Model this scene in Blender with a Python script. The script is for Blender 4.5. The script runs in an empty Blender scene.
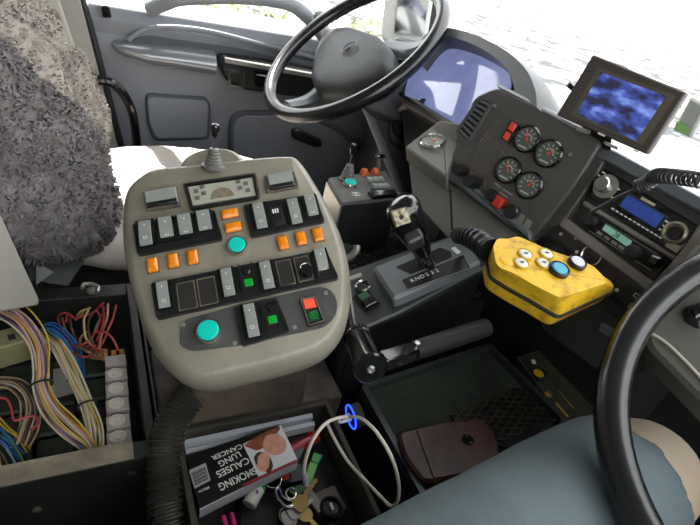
import bpy, bmesh, math, random
from mathutils import Vector as V, Matrix, noise
from math import sin, cos, pi
random.seed(4)
COL = bpy.context.scene.collection
# ---------------------------------------------------------------- camera
FPX = 500.0
cF, cL, cU = V((.8896, -.0544, .4534)), V((-.3967, -.5837, .7084)), V((.2261, -.8101, -.5409))
CAM = V((0, 0, 1.2))
def c2w(d): return V((cF.dot(d), cL.dot(d), cU.dot(d)))
def ray(x, y): return c2w(V(((x-350)/FPX, (y-262.5)/FPX, 1))).normalized()
def D(x, y, t): return CAM + ray(x, y)*t
def A(x, y, ax, val):
    d = ray(x, y); return CAM + d*((val-CAM[ax])/d[ax])
def Z(x, y, z): return A(x, y, 2, z)
cam = bpy.data.objects.new('camera', bpy.data.cameras.new('camera')); COL.objects.link(cam)
cam.data.sensor_width = 36; cam.data.lens = FPX/700*36; cam.data.clip_start = .02
R = c2w(V((1,0,0))); Up = c2w(V((0,-1,0))); Bk = c2w(V((0,0,-1)))
m = Matrix((R, Up, Bk)).transposed().to_4x4(); m.translation = CAM
cam.matrix_world = m
bpy.context.scene.camera = cam

# ---------------------------------------------------------------- materials
def lin(c):
    if isinstance(c, str):
        c = [int(c[i:i+2], 16)/255 for i in (0, 2, 4)]
    return tuple((v/12.92 if v <= .04045 else ((v+.055)/1.055)**2.4) for v in c)
MATS = {}
def mat(name, col, rough=.5, metal=0, var=0, vscale=30, bump=0, bscale=200, emit=None, es=1, col2=None, coat=0, spec=.5):
    if name in MATS: return MATS[name]
    M = bpy.data.materials.new(name); M.use_nodes = True
    nt = M.node_tree; N = nt.nodes; K = nt.links; b = N['Principled BSDF']
    c = lin(col)
    b.inputs['Base Color'].default_value = (*c, 1)
    b.inputs['Roughness'].default_value = rough; b.inputs['Metallic'].default_value = metal
    b.inputs['Specular IOR Level'].default_value = spec
    if coat: b.inputs['Coat Weight'].default_value = coat; b.inputs['Coat Roughness'].default_value = .08
    tc = N.new('ShaderNodeTexCoord')
    if var or col2:
        nz = N.new('ShaderNodeTexNoise'); nz.inputs['Scale'].default_value = vscale; nz.inputs['Detail'].default_value = 6
        nz.inputs['Roughness'].default_value = .65
        K.new(tc.outputs['Object'], nz.inputs['Vector'])
        rp = N.new('ShaderNodeValToRGB'); rp.color_ramp.elements[0].position = .38; rp.color_ramp.elements[1].position = .64
        d = lin(col2) if col2 else tuple(v*(1-var) for v in c)
        rp.color_ramp.elements[0].color = (*d, 1); rp.color_ramp.elements[1].color = (*c, 1)
        K.new(nz.outputs['Fac'], rp.inputs['Fac']); K.new(rp.outputs['Color'], b.inputs['Base Color'])
    if bump:
        nb = N.new('ShaderNodeTexNoise'); nb.inputs['Scale'].default_value = bscale; nb.inputs['Detail'].default_value = 3
        K.new(tc.outputs['Object'], nb.inputs['Vector'])
        bp = N.new('ShaderNodeBump'); bp.inputs['Strength'].default_value = bump; bp.inputs['Distance'].default_value = .002
        K.new(nb.outputs['Fac'], bp.inputs['Height']); K.new(bp.outputs['Normal'], b.inputs['Normal'])
    if emit:
        b.inputs['Emission Color'].default_value = (*lin(emit), 1); b.inputs['Emission Strength'].default_value = es
    MATS[name] = M; return M
def clear_mat(name, tint=(1,1,1), gloss=.06):
    M = bpy.data.materials.new(name); M.use_nodes = True; nt = M.node_tree; N = nt.nodes; K = nt.links
    N.remove(N['Principled BSDF']); o = N['Material Output']
    t = N.new('ShaderNodeBsdfTransparent'); t.inputs[0].default_value = (*tint, 1)
    g = N.new('ShaderNodeBsdfGlossy'); g.inputs['Roughness'].default_value = .02
    x = N.new('ShaderNodeMixShader'); x.inputs[0].default_value = gloss
    K.new(t.outputs[0], x.inputs[1]); K.new(g.outputs[0], x.inputs[2]); K.new(x.outputs[0], o.inputs[0])
    return M
GLASS = clear_mat('window_glass')
PODM = mat('pod_plastic', '928d7d', .34, var=.28, vscale=12, bump=.15, bscale=500)
PODD = mat('pod_dark_plate', '4b4c4a', .5, var=.3, vscale=25)
BLK = mat('black_plastic', '1c1d1e', .38, var=.25, vscale=30)
BLKG = mat('black_gloss', '101112', .16, coat=.5)
BLKM = mat('black_matte', '222423', .75, var=.3, vscale=20)
DIRT = mat('dusty_black', '282824', .8, var=.0, vscale=14, col2='423e34')
RUST = mat('brown_dirt_metal', '5a4e40', .8, col2='2b2823', vscale=12)
GREY = mat('rocker_grey', '8b8f89', .38, var=.12, vscale=60)
DUST = mat('dusty_trim', '3b3934', .6, col2='75695a', vscale=50)
BLANK = mat('blank_insert', '2b2a28', .5, var=.3, vscale=60)
ORNG = mat('orange_lens', 'e8880a', .3, emit='ff8a00', es=.06, coat=.4, var=.2, vscale=120)
TEAL = mat('teal_cap', '06b5a4', .35, emit='00c8b4', es=.12)
CHROME = mat('chrome', 'c9c9c5', .18, 1)
SILV = mat('silver_paint', 'a8a79f', .35, .7)
WHT = mat('white_print', 'e2e2da', .6)
GRN = mat('green_lamp', '0c8a2c', .25, emit='0a9a2a', es=.15)
RED = mat('red_plastic', 'c8301f', .4)
DOOR = mat('door_plastic', '797d84', .5, var=.08, vscale=8, bump=.15, bscale=600)
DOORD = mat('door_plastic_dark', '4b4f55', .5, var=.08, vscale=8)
PILL = mat('pillar_plastic', '8b8a85', .6, var=.1, vscale=6)
DASH = mat('dash_plastic', '514f4c', .45, var=.15, vscale=14, bump=.25, bscale=700)
DASHL = mat('dash_grey', '85817b', .55, var=.1, vscale=10, bump=.2, bscale=600)
DASHT = mat('dash_top', '5f6468', .35, var=.1, vscale=10)
WHEEL = mat('wheel_rim_leather', '17191a', .24, bump=.12, bscale=900, coat=.3)
HUB = mat('wheel_hub_grey', '2f3234', .5, bump=.25, bscale=800)

# ---------------------------------------------------------------- mesh building
class Fr:
    def __init__(s, o, u, v):
        s.o = V(o); s.u = V(u).normalized(); v = V(v); s.v = (v - s.u*v.dot(s.u)).normalized(); s.n = s.u.cross(s.v)
    def P(s, a, b, h=0): return s.o + s.u*a + s.v*b + s.n*h
    def px(s, x, y, h=0):
        d = ray(x, y); t = (s.o + s.n*h - CAM).dot(s.n)/d.dot(s.n); q = CAM + d*t - s.o
        return (q.dot(s.u), q.dot(s.v))
    def W(s, x, y, h=0): return s.P(*s.px(x, y, h), h)
    def at(s, x, y, h=0, ang=0):
        a, b = s.px(x, y, h)
        return Fr(s.P(a, b, h), s.u*cos(ang)+s.v*sin(ang), s.v*cos(ang)-s.u*sin(ang))
    def mv(s, a, b, h=0, ang=0):
        return Fr(s.P(a, b, h), s.u*cos(ang)+s.v*sin(ang), s.v*cos(ang)-s.u*sin(ang))
def HZ(z): return Fr((0,0,z), (1,0,0), (0,1,0))
def rnd(pts, r, seg=5):
    out = []; n = len(pts)
    for i in range(n):
        p = V(pts[i][:2]); a = V(pts[i-1][:2])-p; b = V(pts[(i+1) % n][:2])-p
        rr = min(r, a.length*.49, b.length*.49)
        if rr < 1e-6: out.append(tuple(p)); continue
        p0 = p+a.normalized()*rr; p1 = p+b.normalized()*rr
        for k in range(seg+1):
            t = k/seg; q = p0*(1-t)**2 + p*2*t*(1-t) + p1*t*t; out.append(tuple(q))
    return out
def inset(pts, d):
    n = len(pts); ar = sum(pts[i-1][0]*pts[i][1]-pts[i][0]*pts[i-1][1] for i in range(n)); s = 1 if ar > 0 else -1
    out = []
    for i in range(n):
        a = V(pts[i-1]); p = V(pts[i]); b = V(pts[(i+1) % n])
        e1 = (p-a); e2 = (b-p)
        if e1.length < 1e-9 or e2.length < 1e-9: out.append(tuple(p)); continue
        e1.normalize(); e2.normalize()
        n1 = V((-e1.y, e1.x)); n2 = V((-e2.y, e2.x)); k = (n1+n2); k.normalize()
        out.append(tuple(p + k*s*d/max(.5, k.dot(n1))))
    return out
def shrink(pts, k):
    cx = sum(p[0] for p in pts)/len(pts); cy = sum(p[1] for p in pts)/len(pts)
    return [(cx+(p[0]-cx)*k, cy+(p[1]-cy)*k) for p in pts]
def crom(P, n=8, closed=False):
    P = [V(p) for p in P]; out = []; m_ = len(P)
    rng = range(m_) if closed else range(m_-1)
    for i in rng:
        if closed: p0, p1, p2, p3 = P[i-1], P[i], P[(i+1) % m_], P[(i+2) % m_]
        else: p0, p1, p2, p3 = P[max(i-1, 0)], P[i], P[i+1], P[min(i+2, m_-1)]
        for k in range(n):
            t = k/n
            out.append(.5*((2*p1)+(p2-p0)*t+(2*p0-5*p1+4*p2-p3)*t*t+(3*p1-p0-3*p2+p3)*t**3))
    if not closed: out.append(P[-1])
    return out
class MB:
    def __init__(s): s.v = []; s.f = []; s.mi = []; s.cur = 0
    def add(s, vs, fs):
        k = len(s.v); s.v += [V(p) for p in vs]; s.f += [[i+k for i in f] for f in fs]; s.mi += [s.cur]*len(fs); return s
    def loft(s, rings, cap=True, closed=False):
        n = len(rings[0]); vs = [p for r in rings for p in r]; fs = []
        m_ = len(rings)
        for i in range(m_ if closed else m_-1):
            for j in range(n):
                a = i*n+j; b = i*n+(j+1) % n; c = ((i+1) % m_)*n+(j+1) % n; d = ((i+1) % m_)*n+j
                fs.append([a, b, c, d])
        if cap and not closed: fs += [list(range(n))[::-1], list(range((m_-1)*n, m_*n))]
        return s.add(vs, fs)
    def prism(s, fr, pts, h0, h1, ch=0):
        if ch: 
            i = inset(pts, ch)
            return s.loft([[fr.P(*p, h0) for p in pts], [fr.P(*p, h1-ch) for p in pts], [fr.P(*p, h1) for p in i]])
        return s.loft([[fr.P(*p, h0) for p in pts], [fr.P(*p, h1) for p in pts]])
    def quad(s, fr, pxs, h0, h1, r=0, ch=0):
        pts = [fr.px(x, y, h1) for x, y in pxs]
        if r: pts = rnd(pts, r)
        return s.prism(fr, pts, h0, h1, ch)
    def box(s, fr, a0, a1, b0, b1, h0, h1, r=0, ch=0):
        pts = [(a0, b0), (a1, b0), (a1, b1), (a0, b1)]
        if r: pts = rnd(pts, r)
        return s.prism(fr, pts, h0, h1, ch)
    def frame(s, fr, pts, w, h0, h1):
        i = inset(pts, w)
        return s.loft([[fr.P(*p, h0) for p in pts], [fr.P(*p, h1) for p in pts], [fr.P(*p, h1) for p in i], [fr.P(*p, h0) for p in i]], closed=True)
    def lathe(s, fr, prof, n=24, c=(0, 0)):
        rings = []
        for r, h in prof:
            rings.append([fr.P(c[0]+max(r, 1e-5)*cos(2*pi*k/n), c[1]+max(r, 1e-5)*sin(2*pi*k/n), h) for k in range(n)])
        return s.loft(rings)
    def tube(s, pts, r, n=8, closed=False):
        pts = [V(p) for p in pts]; m_ = len(pts); rings = []
        rr = r if isinstance(r, (list, tuple)) else [r]*m_
        t = (pts[1]-pts[0]).normalized(); nx = t.orthogonal().normalized()
        for i, p in enumerate(pts):
            if closed: t = (pts[(i+1) % m_]-pts[i-1]).normalized()
            else: t = (pts[min(i+1, m_-1)]-pts[max(i-1, 0)]).normalized()
            nx = (nx-t*nx.dot(t)).normalized(); b = t.cross(nx)
            rings.append([p+(nx*cos(2*pi*k/n)+b*sin(2*pi*k/n))*rr[i] for k in range(n)])
        return s.loft(rings, closed=closed)
    def ell(s, c, rx, ry, rz, n=20, m_=12, fr=None):
        fr = fr or Fr((0,0,0), (1,0,0), (0,1,0)); c = V(c); rings = []
        for i in range(m_+1):
            a = -pi/2+pi*i/m_; q = max(cos(a), .002)
            rings.append([c+fr.u*rx*q*cos(2*pi*k/n)+fr.v*ry*q*sin(2*pi*k/n)+fr.n*rz*sin(a) for k in range(n)])
        return s.loft(rings)
    def hull(s, pts):
        bm = bmesh.new()
        for p in pts: bm.verts.new(p)
        bmesh.ops.convex_hull(bm, input=bm.verts)
        bm.verts.ensure_lookup_table()
        for v in [v for v in bm.verts if not v.link_faces]: bm.verts.remove(v)
        bm.verts.index_update()
        s.add([v.co.copy() for v in bm.verts], [[v.index for v in f.verts] for f in bm.faces]); bm.free(); return s
    def build(s, name, m_, parent=None, bevel=0, seg=2, label=None, angle=35):
        me = bpy.data.meshes.new(name)
        root = parent
        while root is not None and root.parent is not None: root = root.parent
        if root is not None: off = root.location.copy()
        else:
            lo = [min(p[i] for p in s.v) for i in range(3)]; hi = [max(p[i] for p in s.v) for i in range(3)]
            off = V(((lo[0]+hi[0])/2, (lo[1]+hi[1])/2, lo[2]))
        me.from_pydata([p-off for p in s.v], [], s.f)
        bm = bmesh.new(); bm.from_mesh(me)
        bmesh.ops.remove_doubles(bm, verts=bm.verts, dist=1e-6)
        bmesh.ops.recalc_face_normals(bm, faces=bm.faces); bm.to_mesh(me); bm.free()
        ms = m_ if isinstance(m_, (list, tuple)) else [m_]
        for q in ms: me.materials.append(q)
        if len(ms) > 1 and len(me.polygons) == len(s.mi):
            for i, p in enumerate(me.polygons): p.material_index = s.mi[i]
        me.polygons.foreach_set('use_smooth', [True]*len(me.polygons)); me.set_sharp_from_angle(angle=math.radians(angle))
        o = bpy.data.objects.new(name, me); COL.objects.link(o)
        if parent is not None: o.parent = parent
        else: o.location = off
        if bevel:
            b = o.modifiers.new('bevel', 'BEVEL'); b.width = bevel; b.segments = seg; b.limit_method = 'ANGLE'; b.angle_limit = math.radians(30)
        if label: o['label'] = label
        return o
def thing(name, label, cat, loc, group=None):
    o = bpy.data.objects.new(name, None); COL.objects.link(o); o.location = V(loc); o.empty_display_size = .05
    o['label'] = label; o['category'] = cat
    if group: o['group'] = group
    return o
def tag(o, label, cat, group=None, kind=None):
    o['label'] = label; o['category'] = cat
    if group: o['group'] = group
    if kind: o['kind'] = kind
    return o
def struct(o): o['kind'] = 'structure'; return o
def remesh(o, vox, disp=0, scale=.02, depth=3, smooth=0):
    r = o.modifiers.new('remesh', 'REMESH'); r.mode = 'VOXEL'; r.voxel_size = vox; r.use_smooth_shade = True
    if smooth:
        q = o.modifiers.new('smooth', 'SMOOTH'); q.iterations = smooth; q.factor = .7
    if disp:
        t = bpy.data.textures.new(o.name+'_t', 'CLOUDS'); t.noise_scale = scale; t.noise_depth = depth
        d = o.modifiers.new('disp', 'DISPLACE'); d.texture = t; d.strength = disp; d.mid_level = .5
def text(s, fr, size, m_, parent, name='lettering', h=.0002, align='CENTER', sx=1, bold=0):
    cu = bpy.data.curves.new('t', 'FONT'); cu.body = s; cu.size = size; cu.align_x = align; cu.align_y = 'CENTER'; cu.extrude = .00015; cu.offset = bold
    ob = bpy.data.objects.new('t', cu); COL.objects.link(ob)
    dg = bpy.context.evaluated_depsgraph_get(); me = bpy.data.meshes.new_from_object(ob.evaluated_get(dg))
    bpy.data.objects.remove(ob)
    root = parent
    while root.parent is not None: root = root.parent
    for v in me.vertices: v.co = fr.P(v.co.x*sx, v.co.y, h+v.co.z)-root.location
    me.materials.clear(); me.materials.append(m_); me.name = name
    o = bpy.data.objects.new(name, me); COL.objects.link(o); o.parent = parent; return o

# ================================================================ SETTING
DF = Fr((0, 1.5, 0), (1,0,0), (0,0,1))     # left door plane, facing the camera
b = MB(); b.box(HZ(.2), -1.0, 1.25, -.6, 1.6, -.04, 0); struct(b.build('floor', BLKM))
b = MB(); b.box(HZ(2.0), -1.0, .70, -.62, 1.62, 0, .04); b.hull([V((x, y, z)) for x, z in [(.60,2.0),(.70,2.0),(.70,1.84),(.74,1.78),(.72,1.77)] for y in (-.6, 1.6)]); struct(b.build('ceiling', PILL))  # front edge extended with an unseen header lip to block sun
b = MB(); b.box(HZ(0), -1.04, -.98, -.62, 1.62, .2, 2.0); struct(b.build('wall_back', PILL))
b = MB(); b.box(HZ(0), -1.0, 1.0, -.64, -.58, .2, .95); b.box(HZ(0), -1.0, -.35, -.64, -.58, .95, 2.0); struct(b.build('wall_right', DOORD))
b = MB(); b.box(HZ(0), 1.12, 1.22, -.6, 1.6, .2, .93)
b.box(HZ(0), 1.04, 1.22, -.6, 1.6, .9, .955); struct(b.build('wall_front', DOORD))
# B pillar and body behind the door
b = MB()
b.hull([DF.W(*p, h) for p in [(30,-70),(79,-5),(119,150),(118,200),(60,200)] for h in (-.05, .05)])
b.hull([V((x, y, z)) for x in (-.98, -.02) for y in (1.5, 1.6) for z in (.2, .55)])
b.hull([V((x, y, z)) for x in (-.98, -.16) for y in (1.5, 1.6) for z in (.5, 2.0)])
b.hull([V((x, y, z)) for x in (-.98, .75) for y in (1.46, 1.6) for z in (1.42, 2.02)])  # unseen header, set low over the window to keep sun off the hub
struct(b.build('wall_left', PILL, bevel=.01))
b = MB(); b.tube(crom([DF.W(*p, .03) for p in [(72,-30),(88,20),(104,80),(122,150),(130,190)]]), .009, 8)
struct(b.build('trim_1', mat('rubber_seal', '151618', .5)))
b = MB(); b.hull([DF.W(*p, h) for p in [(38,-10),(56,-10),(80,60),(104,150),(90,150),(60,70)] for h in (.04, .075)])
struct(b.build('trim_2', mat('pillar_trim_grey', 'a09e96', .6), bevel=.006))

# ---- door
door = thing('door_1', '', 'door', (0, 1.5, .2)); del door['label'], door['category']; door['kind'] = 'structure'
def dq(name, pxs, h0, h1, m_, r=.02, ch=.008, parent=door, label=None, bevel=0):
    b = MB(); b.quad(DF, pxs, h0, h1, r, ch); return b.build(name, m_, parent, label=label, bevel=bevel)
b = MB(); b.box(DF, .02, 1.12, .2, .90, -.06, 0, ch=.01)
b.build('door_panel', DOOR, door)
# ledge under the glass, sloping
b = MB()
prof = [(.0, .84), (.012, .875), (-.005, .905), (-.05, .925), (-.09, .93), (-.09, .84)]
b.loft([[DF.P(x, z, h) for h, z in prof] for x in (.02, 1.12)]); b.build('sill', DOOR, door, bevel=.004)
b = MB(); b.tube(crom([DF.W(*p, .01) for p in [(128,40),(150,28),(200,30),(260,44),(330,62),(400,84)]]), .007, 10)
b.build('swage_line', DOOR, door)
dq('recess_shade', [(122,44),(150,33),(230,45),(330,70),(330,80),(215,62),(125,50)], -.01, .004, DOORD, ch=.003)  # flat darker plate, the shade of the recess put into its colour
# armrest
b = MB()
ringsA = []
for (x0, yt, yb, th) in [(112,46,48,.012),(116,43,54,.03),(126,43,59,.045),(150,45,66,.055),(180,48,71,.055),(215,53,77,.055)]:
    pt = DF.px(x0, yt, .03); pb = DF.px(x0, yb, .03)
    mid = ((pt[0]+pb[0])/2, (pt[1]+pb[1])/2); hh = abs(pt[1]-pb[1])/2
    ringsA.append([DF.P(mid[0], mid[1]+hh*sin(a), th*max(0, cos(a))-.001) for a in [(-pi/2+pi*k/10) for k in range(11)]]+[DF.P(mid[0], mid[1], -.01)])
b.loft(ringsA); b.build('armrest', mat('armrest_silver', '8d9094', .25, .5), door)
hb = dq('handle_housing', [(217,56),(262,62),(318,72),(352,86),(352,96),(300,98),(240,90),(224,80)], -.01, .05, BLK, r=.03, ch=.008)
b = MB(); b.quad(DF, [(225,58),(345,79),(345,84),(225,63)], .03, .06, .003, .002); b.build('bright_strip', SILV, hb)
for x in (236, 262):
    b = MB(); b.frame(DF, rnd([DF.px(*p, .06) for p in [(x-8,71),(x+9,72),(x+9,89),(x-7,86)]], .006), .006, .04, .062)
    b.build('handle_frame', CHROME if x == 236 else BLKG, hb)
b = MB(); b.quad(DF, [(255,74),(275,77),(273,86),(256,84)], .045, .066, .004, .003); b.build('pull_lever', BLKG, hb)
dq('pocket_panel', [(145,94),(207,98),(211,106),(210,140),(154,142),(147,124)], -.01, .012, DOORD, r=.018, ch=.006)
dq('pocket_panel', [(147,97),(206,101),(209,107),(207,138),(156,139),(149,122)], -.01, .015, DOOR, r=.016, ch=.003)
dq('speaker_panel', [(230,112),(300,112),(345,130),(375,165),(380,200),(234,200),(228,150)], -.01, .014, DOORD, r=.05, ch=.006)
dq('speaker_panel', [(234,116),(300,116),(342,134),(370,168),(373,200),(238,200),(233,150)], -.01, .018, DOOR, r=.045, ch=.004)
b = MB(); b.quad(DF, [(292,131),(298,129),(322,141),(323,147),(316,148),(293,139)], .01, .035, .01, .005); b.build('release_lever', BLK, door)
b = MB(); b.tube(crom([DF.W(*p, h) for p, h in [((150,9),-.0),((166,2),.03),((185,-3),.05),((240,-4),.055),((285,2),.055),((305,14),.05),((322,34),.03),((338,62),.0)]]), .02, 12)
b.build('grab_bar', mat('grab_bar_grey', '7f8388', .45), door)
b = MB(); b.tube(crom([DF.W(*p, h) for p, h in [((88,76),.05),((98,80),.07),((112,83),.07),((124,95),.07),((132,112),.07),((136,135),.06),((138,160),.03)]]), .012, 10)
b.build('strap_handle', BLKG, door)
b = MB(); b.quad(DF, [(101,6),(109,6),(112,18),(103,18)], -.01, .03, .005, .003); b.build('lock_knob', BLKG, door)
b = MB(); b.hull([DF.P(x, z, h) for (x, z) in [(.06,.92),(1.08,.92),(.72,1.75),(.0,1.75)] for h in (-.078, -.072)])
struct(b.build('window_1', GLASS))
b = MB(); b.tube([DF.P(*p, -.07) for p in [(.0,1.75),(.74,1.77),(1.1,.93)]], .02, 8); b.build('window_frame', BLKM, door)
# windscreen
b = MB(); b.hull([V(p) for p in [(1.1,-.55,.96),(1.1,1.55,.96),(.66,-.55,1.98),(.66,1.55,1.98),(1.106,-.55,.96),(1.106,1.55,.96),(.666,-.55,1.98),(.666,1.55,1.98)]])
struct(b.build('window_2', GLASS))
# ---- outside
GRD = mat('outside_concrete', 'c9ccc8', .9, col2='10171c', vscale=.8); _r = [n for n in GRD.node_tree.nodes if n.type == 'VALTORGB'][0]; _r.color_ramp.elements[0].position = .45; _r.color_ramp.elements[1].position = .58  # dark mottling paints shadow and wet patches into the ground colour
b = MB(); b.box(HZ(-1.2), -25, 45, -25, 60, -.1, 0); struct(b.build('ground', GRD))
def bush(c, r, label, seed):
    rg = random.Random(seed); b = MB(); t = thing('bush', label, 'bush', c)
    for k in range(900):
        d = V((rg.gauss(0,1), rg.gauss(0,1), rg.gauss(0,1))).normalized(); p = V(c)+V((d.x*r[0], d.y*r[1], abs(d.z)*r[2]))*rg.uniform(.75, 1.0)
        a = V((rg.gauss(0,1), rg.gauss(0,1), rg.gauss(0,1))).normalized()*.11; q = a.orthogonal().normalized()*.05
        b.add([p-a, p-q, p+a, p+q], [[0, 1, 2, 3]])
    b.build('foliage', mat('leaf', 'a3ab80', .6, var=.3, vscale=3), t)
    b = MB(); b.tube([V(c), V(c)+V((0,0,r[2]*.7))], [.09, .03]); b.build('stem', RUST, t)
bush(V((1.5, 6.5, -1.2)), (1.5, 1.0, 1.6), 'leafy green bush outside behind the door window, left of the wheel', 1)
bush(V((4.4, 7.4, -1.2)), (1.3, 1.0, 1.5), 'leafy green bush outside, seen between the wheel rim and the mirror', 2)
# mirror outside
mr = thing('truck_mirror', 'pale grey truck mirror outside the far front corner of the cab', 'mirror', D(405, 40, 1.72))
fm = Fr(D(407, 10, 1.72), c2w(V((1,.1,0))), V((0,0,1)))
b = MB(); b.box(fm, -.07, .075, -.1, .28, -.06, 0, r=.03, ch=.01); b.build('mirror_housing', mat('mirror_shell', 'b9b9b2', .45), mr)
b = MB(); b.box(fm, -.03, .06, -.07, .26, 0, .004, r=.01); b.build('mirror_glass', mat('mirror_face', 'c8c8c4', .08, 1), mr)
b = MB(); b.tube([fm.P(-.045, -.35, -.02), fm.P(-.045, .3, -.02)], .012); b.build('arm', BLKM, mr)

# ================================================================ CONTROL POD
PO = D(240, 265, .63)
PF = Fr(PO, c2w(V((1, -.208, .188))), c2w(V((-.26, -.87, .42))))
pod = thing('control_pod', 'grey padded control console covered in rocker switches and orange lamps', 'control panel', D(245, 385, .66))
sil = [(141,181),(160,172),(200,168),(245,163),(285,160),(300,164),(318,190),(333,218),(345,250),(350,280),(349,312),(340,338),(322,356),(285,370),(240,381),(207,388),(184,383),(163,365),(148,340),(136,305),(127,268),(123,230),(127,197)]
out = [tuple(p)[:2] for p in crom([V((*PF.px(x, y, -.02), 0)) for x, y in sil], 4, True)]
rr = []
for d, h in [(.028, -.10), (.012, -.085), (.004, -.06), (0, -.035), (0, -.02), (.003, -.01), (.008, -.003), (.014, 0)]:
    rr.append([PF.P(*p, h) for p in inset(out, d)])
b = MB(); b.loft(rr); shell = b.build('shell', PODM, pod, angle=60)
b = MB(); b.loft([[PF.P(*p, h) for p in inset(out, d)] for d, h in [(.05, -.16), (.03, -.13), (.03, -.09)]]); b.build('underside', DIRT, pod)
b = MB(); b.hull([V((x, y, z)) for x, y, z in [(.10,.44,.60),(.27,.44,.60),(.10,.56,.60),(.27,.56,.60),(.11,.45,.74),(.26,.45,.74),(.11,.55,.74),(.26,.55,.78)]])
b.build('pedestal', RUST, pod, bevel=.006)
# hump for joystick
hump = [PF.px(x, y, -.01) for x, y in [(178,173),(184,159),(198,151),(215,148),(232,150),(243,158),(247,170)]]
b = MB(); b.prism(PF, rnd(hump, .01), -.06, -.004, ch=.006); b.build('joystick_mount', PODM, pod)
def bellows_stick(base, axis, h, r0, parent, kn=.006):
    side = V(axis).orthogonal(); f = Fr(base, side, V(axis).cross(side))
    prof = [(r0*1.15, 0), (r0*1.15, .003)]
    n = 6
    for i in range(n):
        q = r0*(1-.55*i/n); prof += [(q, .003+h*.42*(i+.1)/n), (q*.82, .003+h*.42*(i+.6)/n)]
    prof += [(r0*.3, h*.45)]
    b = MB(); b.lathe(f, prof, 20); g = b.build('bellows', mat('rubber_boot', '66655f', .4), parent)
    b = MB(); b.lathe(f, [(.0022, h*.4), (.0022, h*.75)], 10); b.build('stick', CHROME, parent)
    b = MB(); b.lathe(f, [(.002, h*.7), (kn*.7, h*.74), (kn*.75, h*.8), (kn, h*.9), (kn*.8, h), (.001, h*1.02)], 14); b.build('knob', BLKG, parent)
bellows_stick(PF.W(213, 167, 0), (.0, .1, 1), .058, .0135, pod)

def rocker(fr, w, l, tilt, parent, cap=GREY, name='rocker_switch', marks=True):
    """rocker centred on a frame: black body and a wedge shaped grey cap"""
    b = MB(); b.box(fr, -w/2-.0015, w/2+.0015, -l/2-.001, l/2+.001, -.004, .003); s = b.build(name, BLKG, parent)
    b = MB(); hw = w/2*.78; t = tilt
    yz = [(-l/2, .002), (-l/2, .005-t), (-l*.05, .0065), (l/2, .005+t), (l/2, .002)]
    b.loft([[fr.P(x, y, z) for y, z in yz] for x in (-hw, hw)]); c = b.build('rocker_cap', cap, s, bevel=.0008)
    for sx in (-1, 1):
        b = MB(); b.loft([[fr.P(x, y, z-.0008 if z > .003 else z) for y, z in yz] for x in (sx*hw*1.01, sx*w/2)]); b.build('side_cheek', BLKG, s)
    if marks and cap is GREY:
        b = MB()
        for q, yy in ((0, l*.28), (1, -l*.24)):
            zz = .0058 + (t*(.56) if yy > 0 else -t*.5)
            if q == 0: b.lathe(fr.mv(0, yy, zz), [(.0009, 0), (.0009, .0006)], 8)
            else: b.frame(fr.mv(0, yy, zz), [(-.0022, -.0017), (.0022, -.0017), (.0022, .0017), (-.0022, .0017)], .0005, 0, .0006)
        b.build('symbol', WHT, s)
    return s
def blank(fr, w, l, parent):
    b = MB(); b.box(fr, -w/2, w/2, -l/2, l/2, -.003, .0012, ch=.0005); s = b.build('blank_cover', BLANK, parent)
    b = MB(); b.frame(fr, [(-w/2-.001, -l/2-.001), (w/2+.001, -l/2-.001), (w/2+.001, l/2+.001), (-w/2-.001, l/2+.001)], .0012, -.001, .002); b.build('rim', DUST, s)
def duallamp(fr, w, l, parent):
    b = MB(); b.box(fr, -w/2, w/2, -l/2, l/2, -.003, .003); b.box(fr, -w/2, -w/2+.002, -l/2, l/2, .003, .006); b.box(fr, w/2-.002, w/2, -l/2, l/2, .003, .006)
    s = b.build('lamp_switch', BLK, parent)
    b = MB(); b.lathe(fr.mv(0, l*.22), [(w*.3, .002), (w*.3, .0055), (w*.2, .0075), (.0001, .008)], 16); b.build('lens', BLKG, s)
    b = MB(); b.box(fr.mv(0, -l*.2, .003), -w*.3, w*.3, -l*.13, l*.13, 0, .003, r=.002, ch=.0008); b.build('lens', GRN, s, label='green lit lens')
def bank(pxs, name='switch_bank'):
    pts = [PF.px(x, y, .003) for x, y in pxs]
    b = MB(); b.prism(PF, rnd(pts, .004), -.005, .0035, ch=.001)
    b.frame(PF, rnd(pts, .004), .003, .003, .0055)
    return b.build(name, BLK, pod)
k_ = .63/500
def pf(x, y, h=.004): return PF.at(x, y, h)
# top row
for pxs, c in (([(143,192),(177,187),(181,206),(146,211)], (162,199)), ([(264,176),(294,171),(299,187),(267,193)], (281,182))):
    b = MB(); b.prism(PF, rnd([PF.px(*p, .003) for p in pxs], .003), -.004, .003); s = b.build('vent_rocker', DUST, pod)
    f = PF.at(*c, .003); w = .0195 if c[0] < 200 else .0165
    b = MB(); yz = [(-.010, 0), (-.010, .002), (-.004, .004), (.010, .009), (.0115, .004), (.0115, 0)]
    b.loft([[f.P(x, y, z) for y, z in yz] for x in (-w, w)]); b.build('rocker_cap', GREY, s, bevel=.001)
    b = MB(); yz = [(-.0112, 0), (-.0112, .0045), (-.0048, .005), (-.0048, 0)]
    b.loft([[f.P(x, y, z) for y, z in yz] for x in (-w*.97, w*.97)]); b.build('lip', BLK, s, bevel=.001)
b = MB(); b.prism(PF, rnd([PF.px(*p, .001) for p in [(182,183),(256,172),(261,199),(190,211)]], .004), -.004, .001); dsp = b.build('display_unit', DUST, pod)
b = MB(); b.frame(PF, rnd([PF.px(*p, .004) for p in [(184,184),(255,174),(259,198),(191,210)]], .004), .003, .0, .005); b.build('bezel', BLK, dsp)
b = MB(); b.prism(PF, [PF.px(*p, .003) for p in [(188,187),(252,177.5),(256,195),(193,205)]], 0, .003); b.build('face', mat('display_face', 'a5a596', .5), dsp)
f = PF.at(223, 197.5, .0032)
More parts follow.
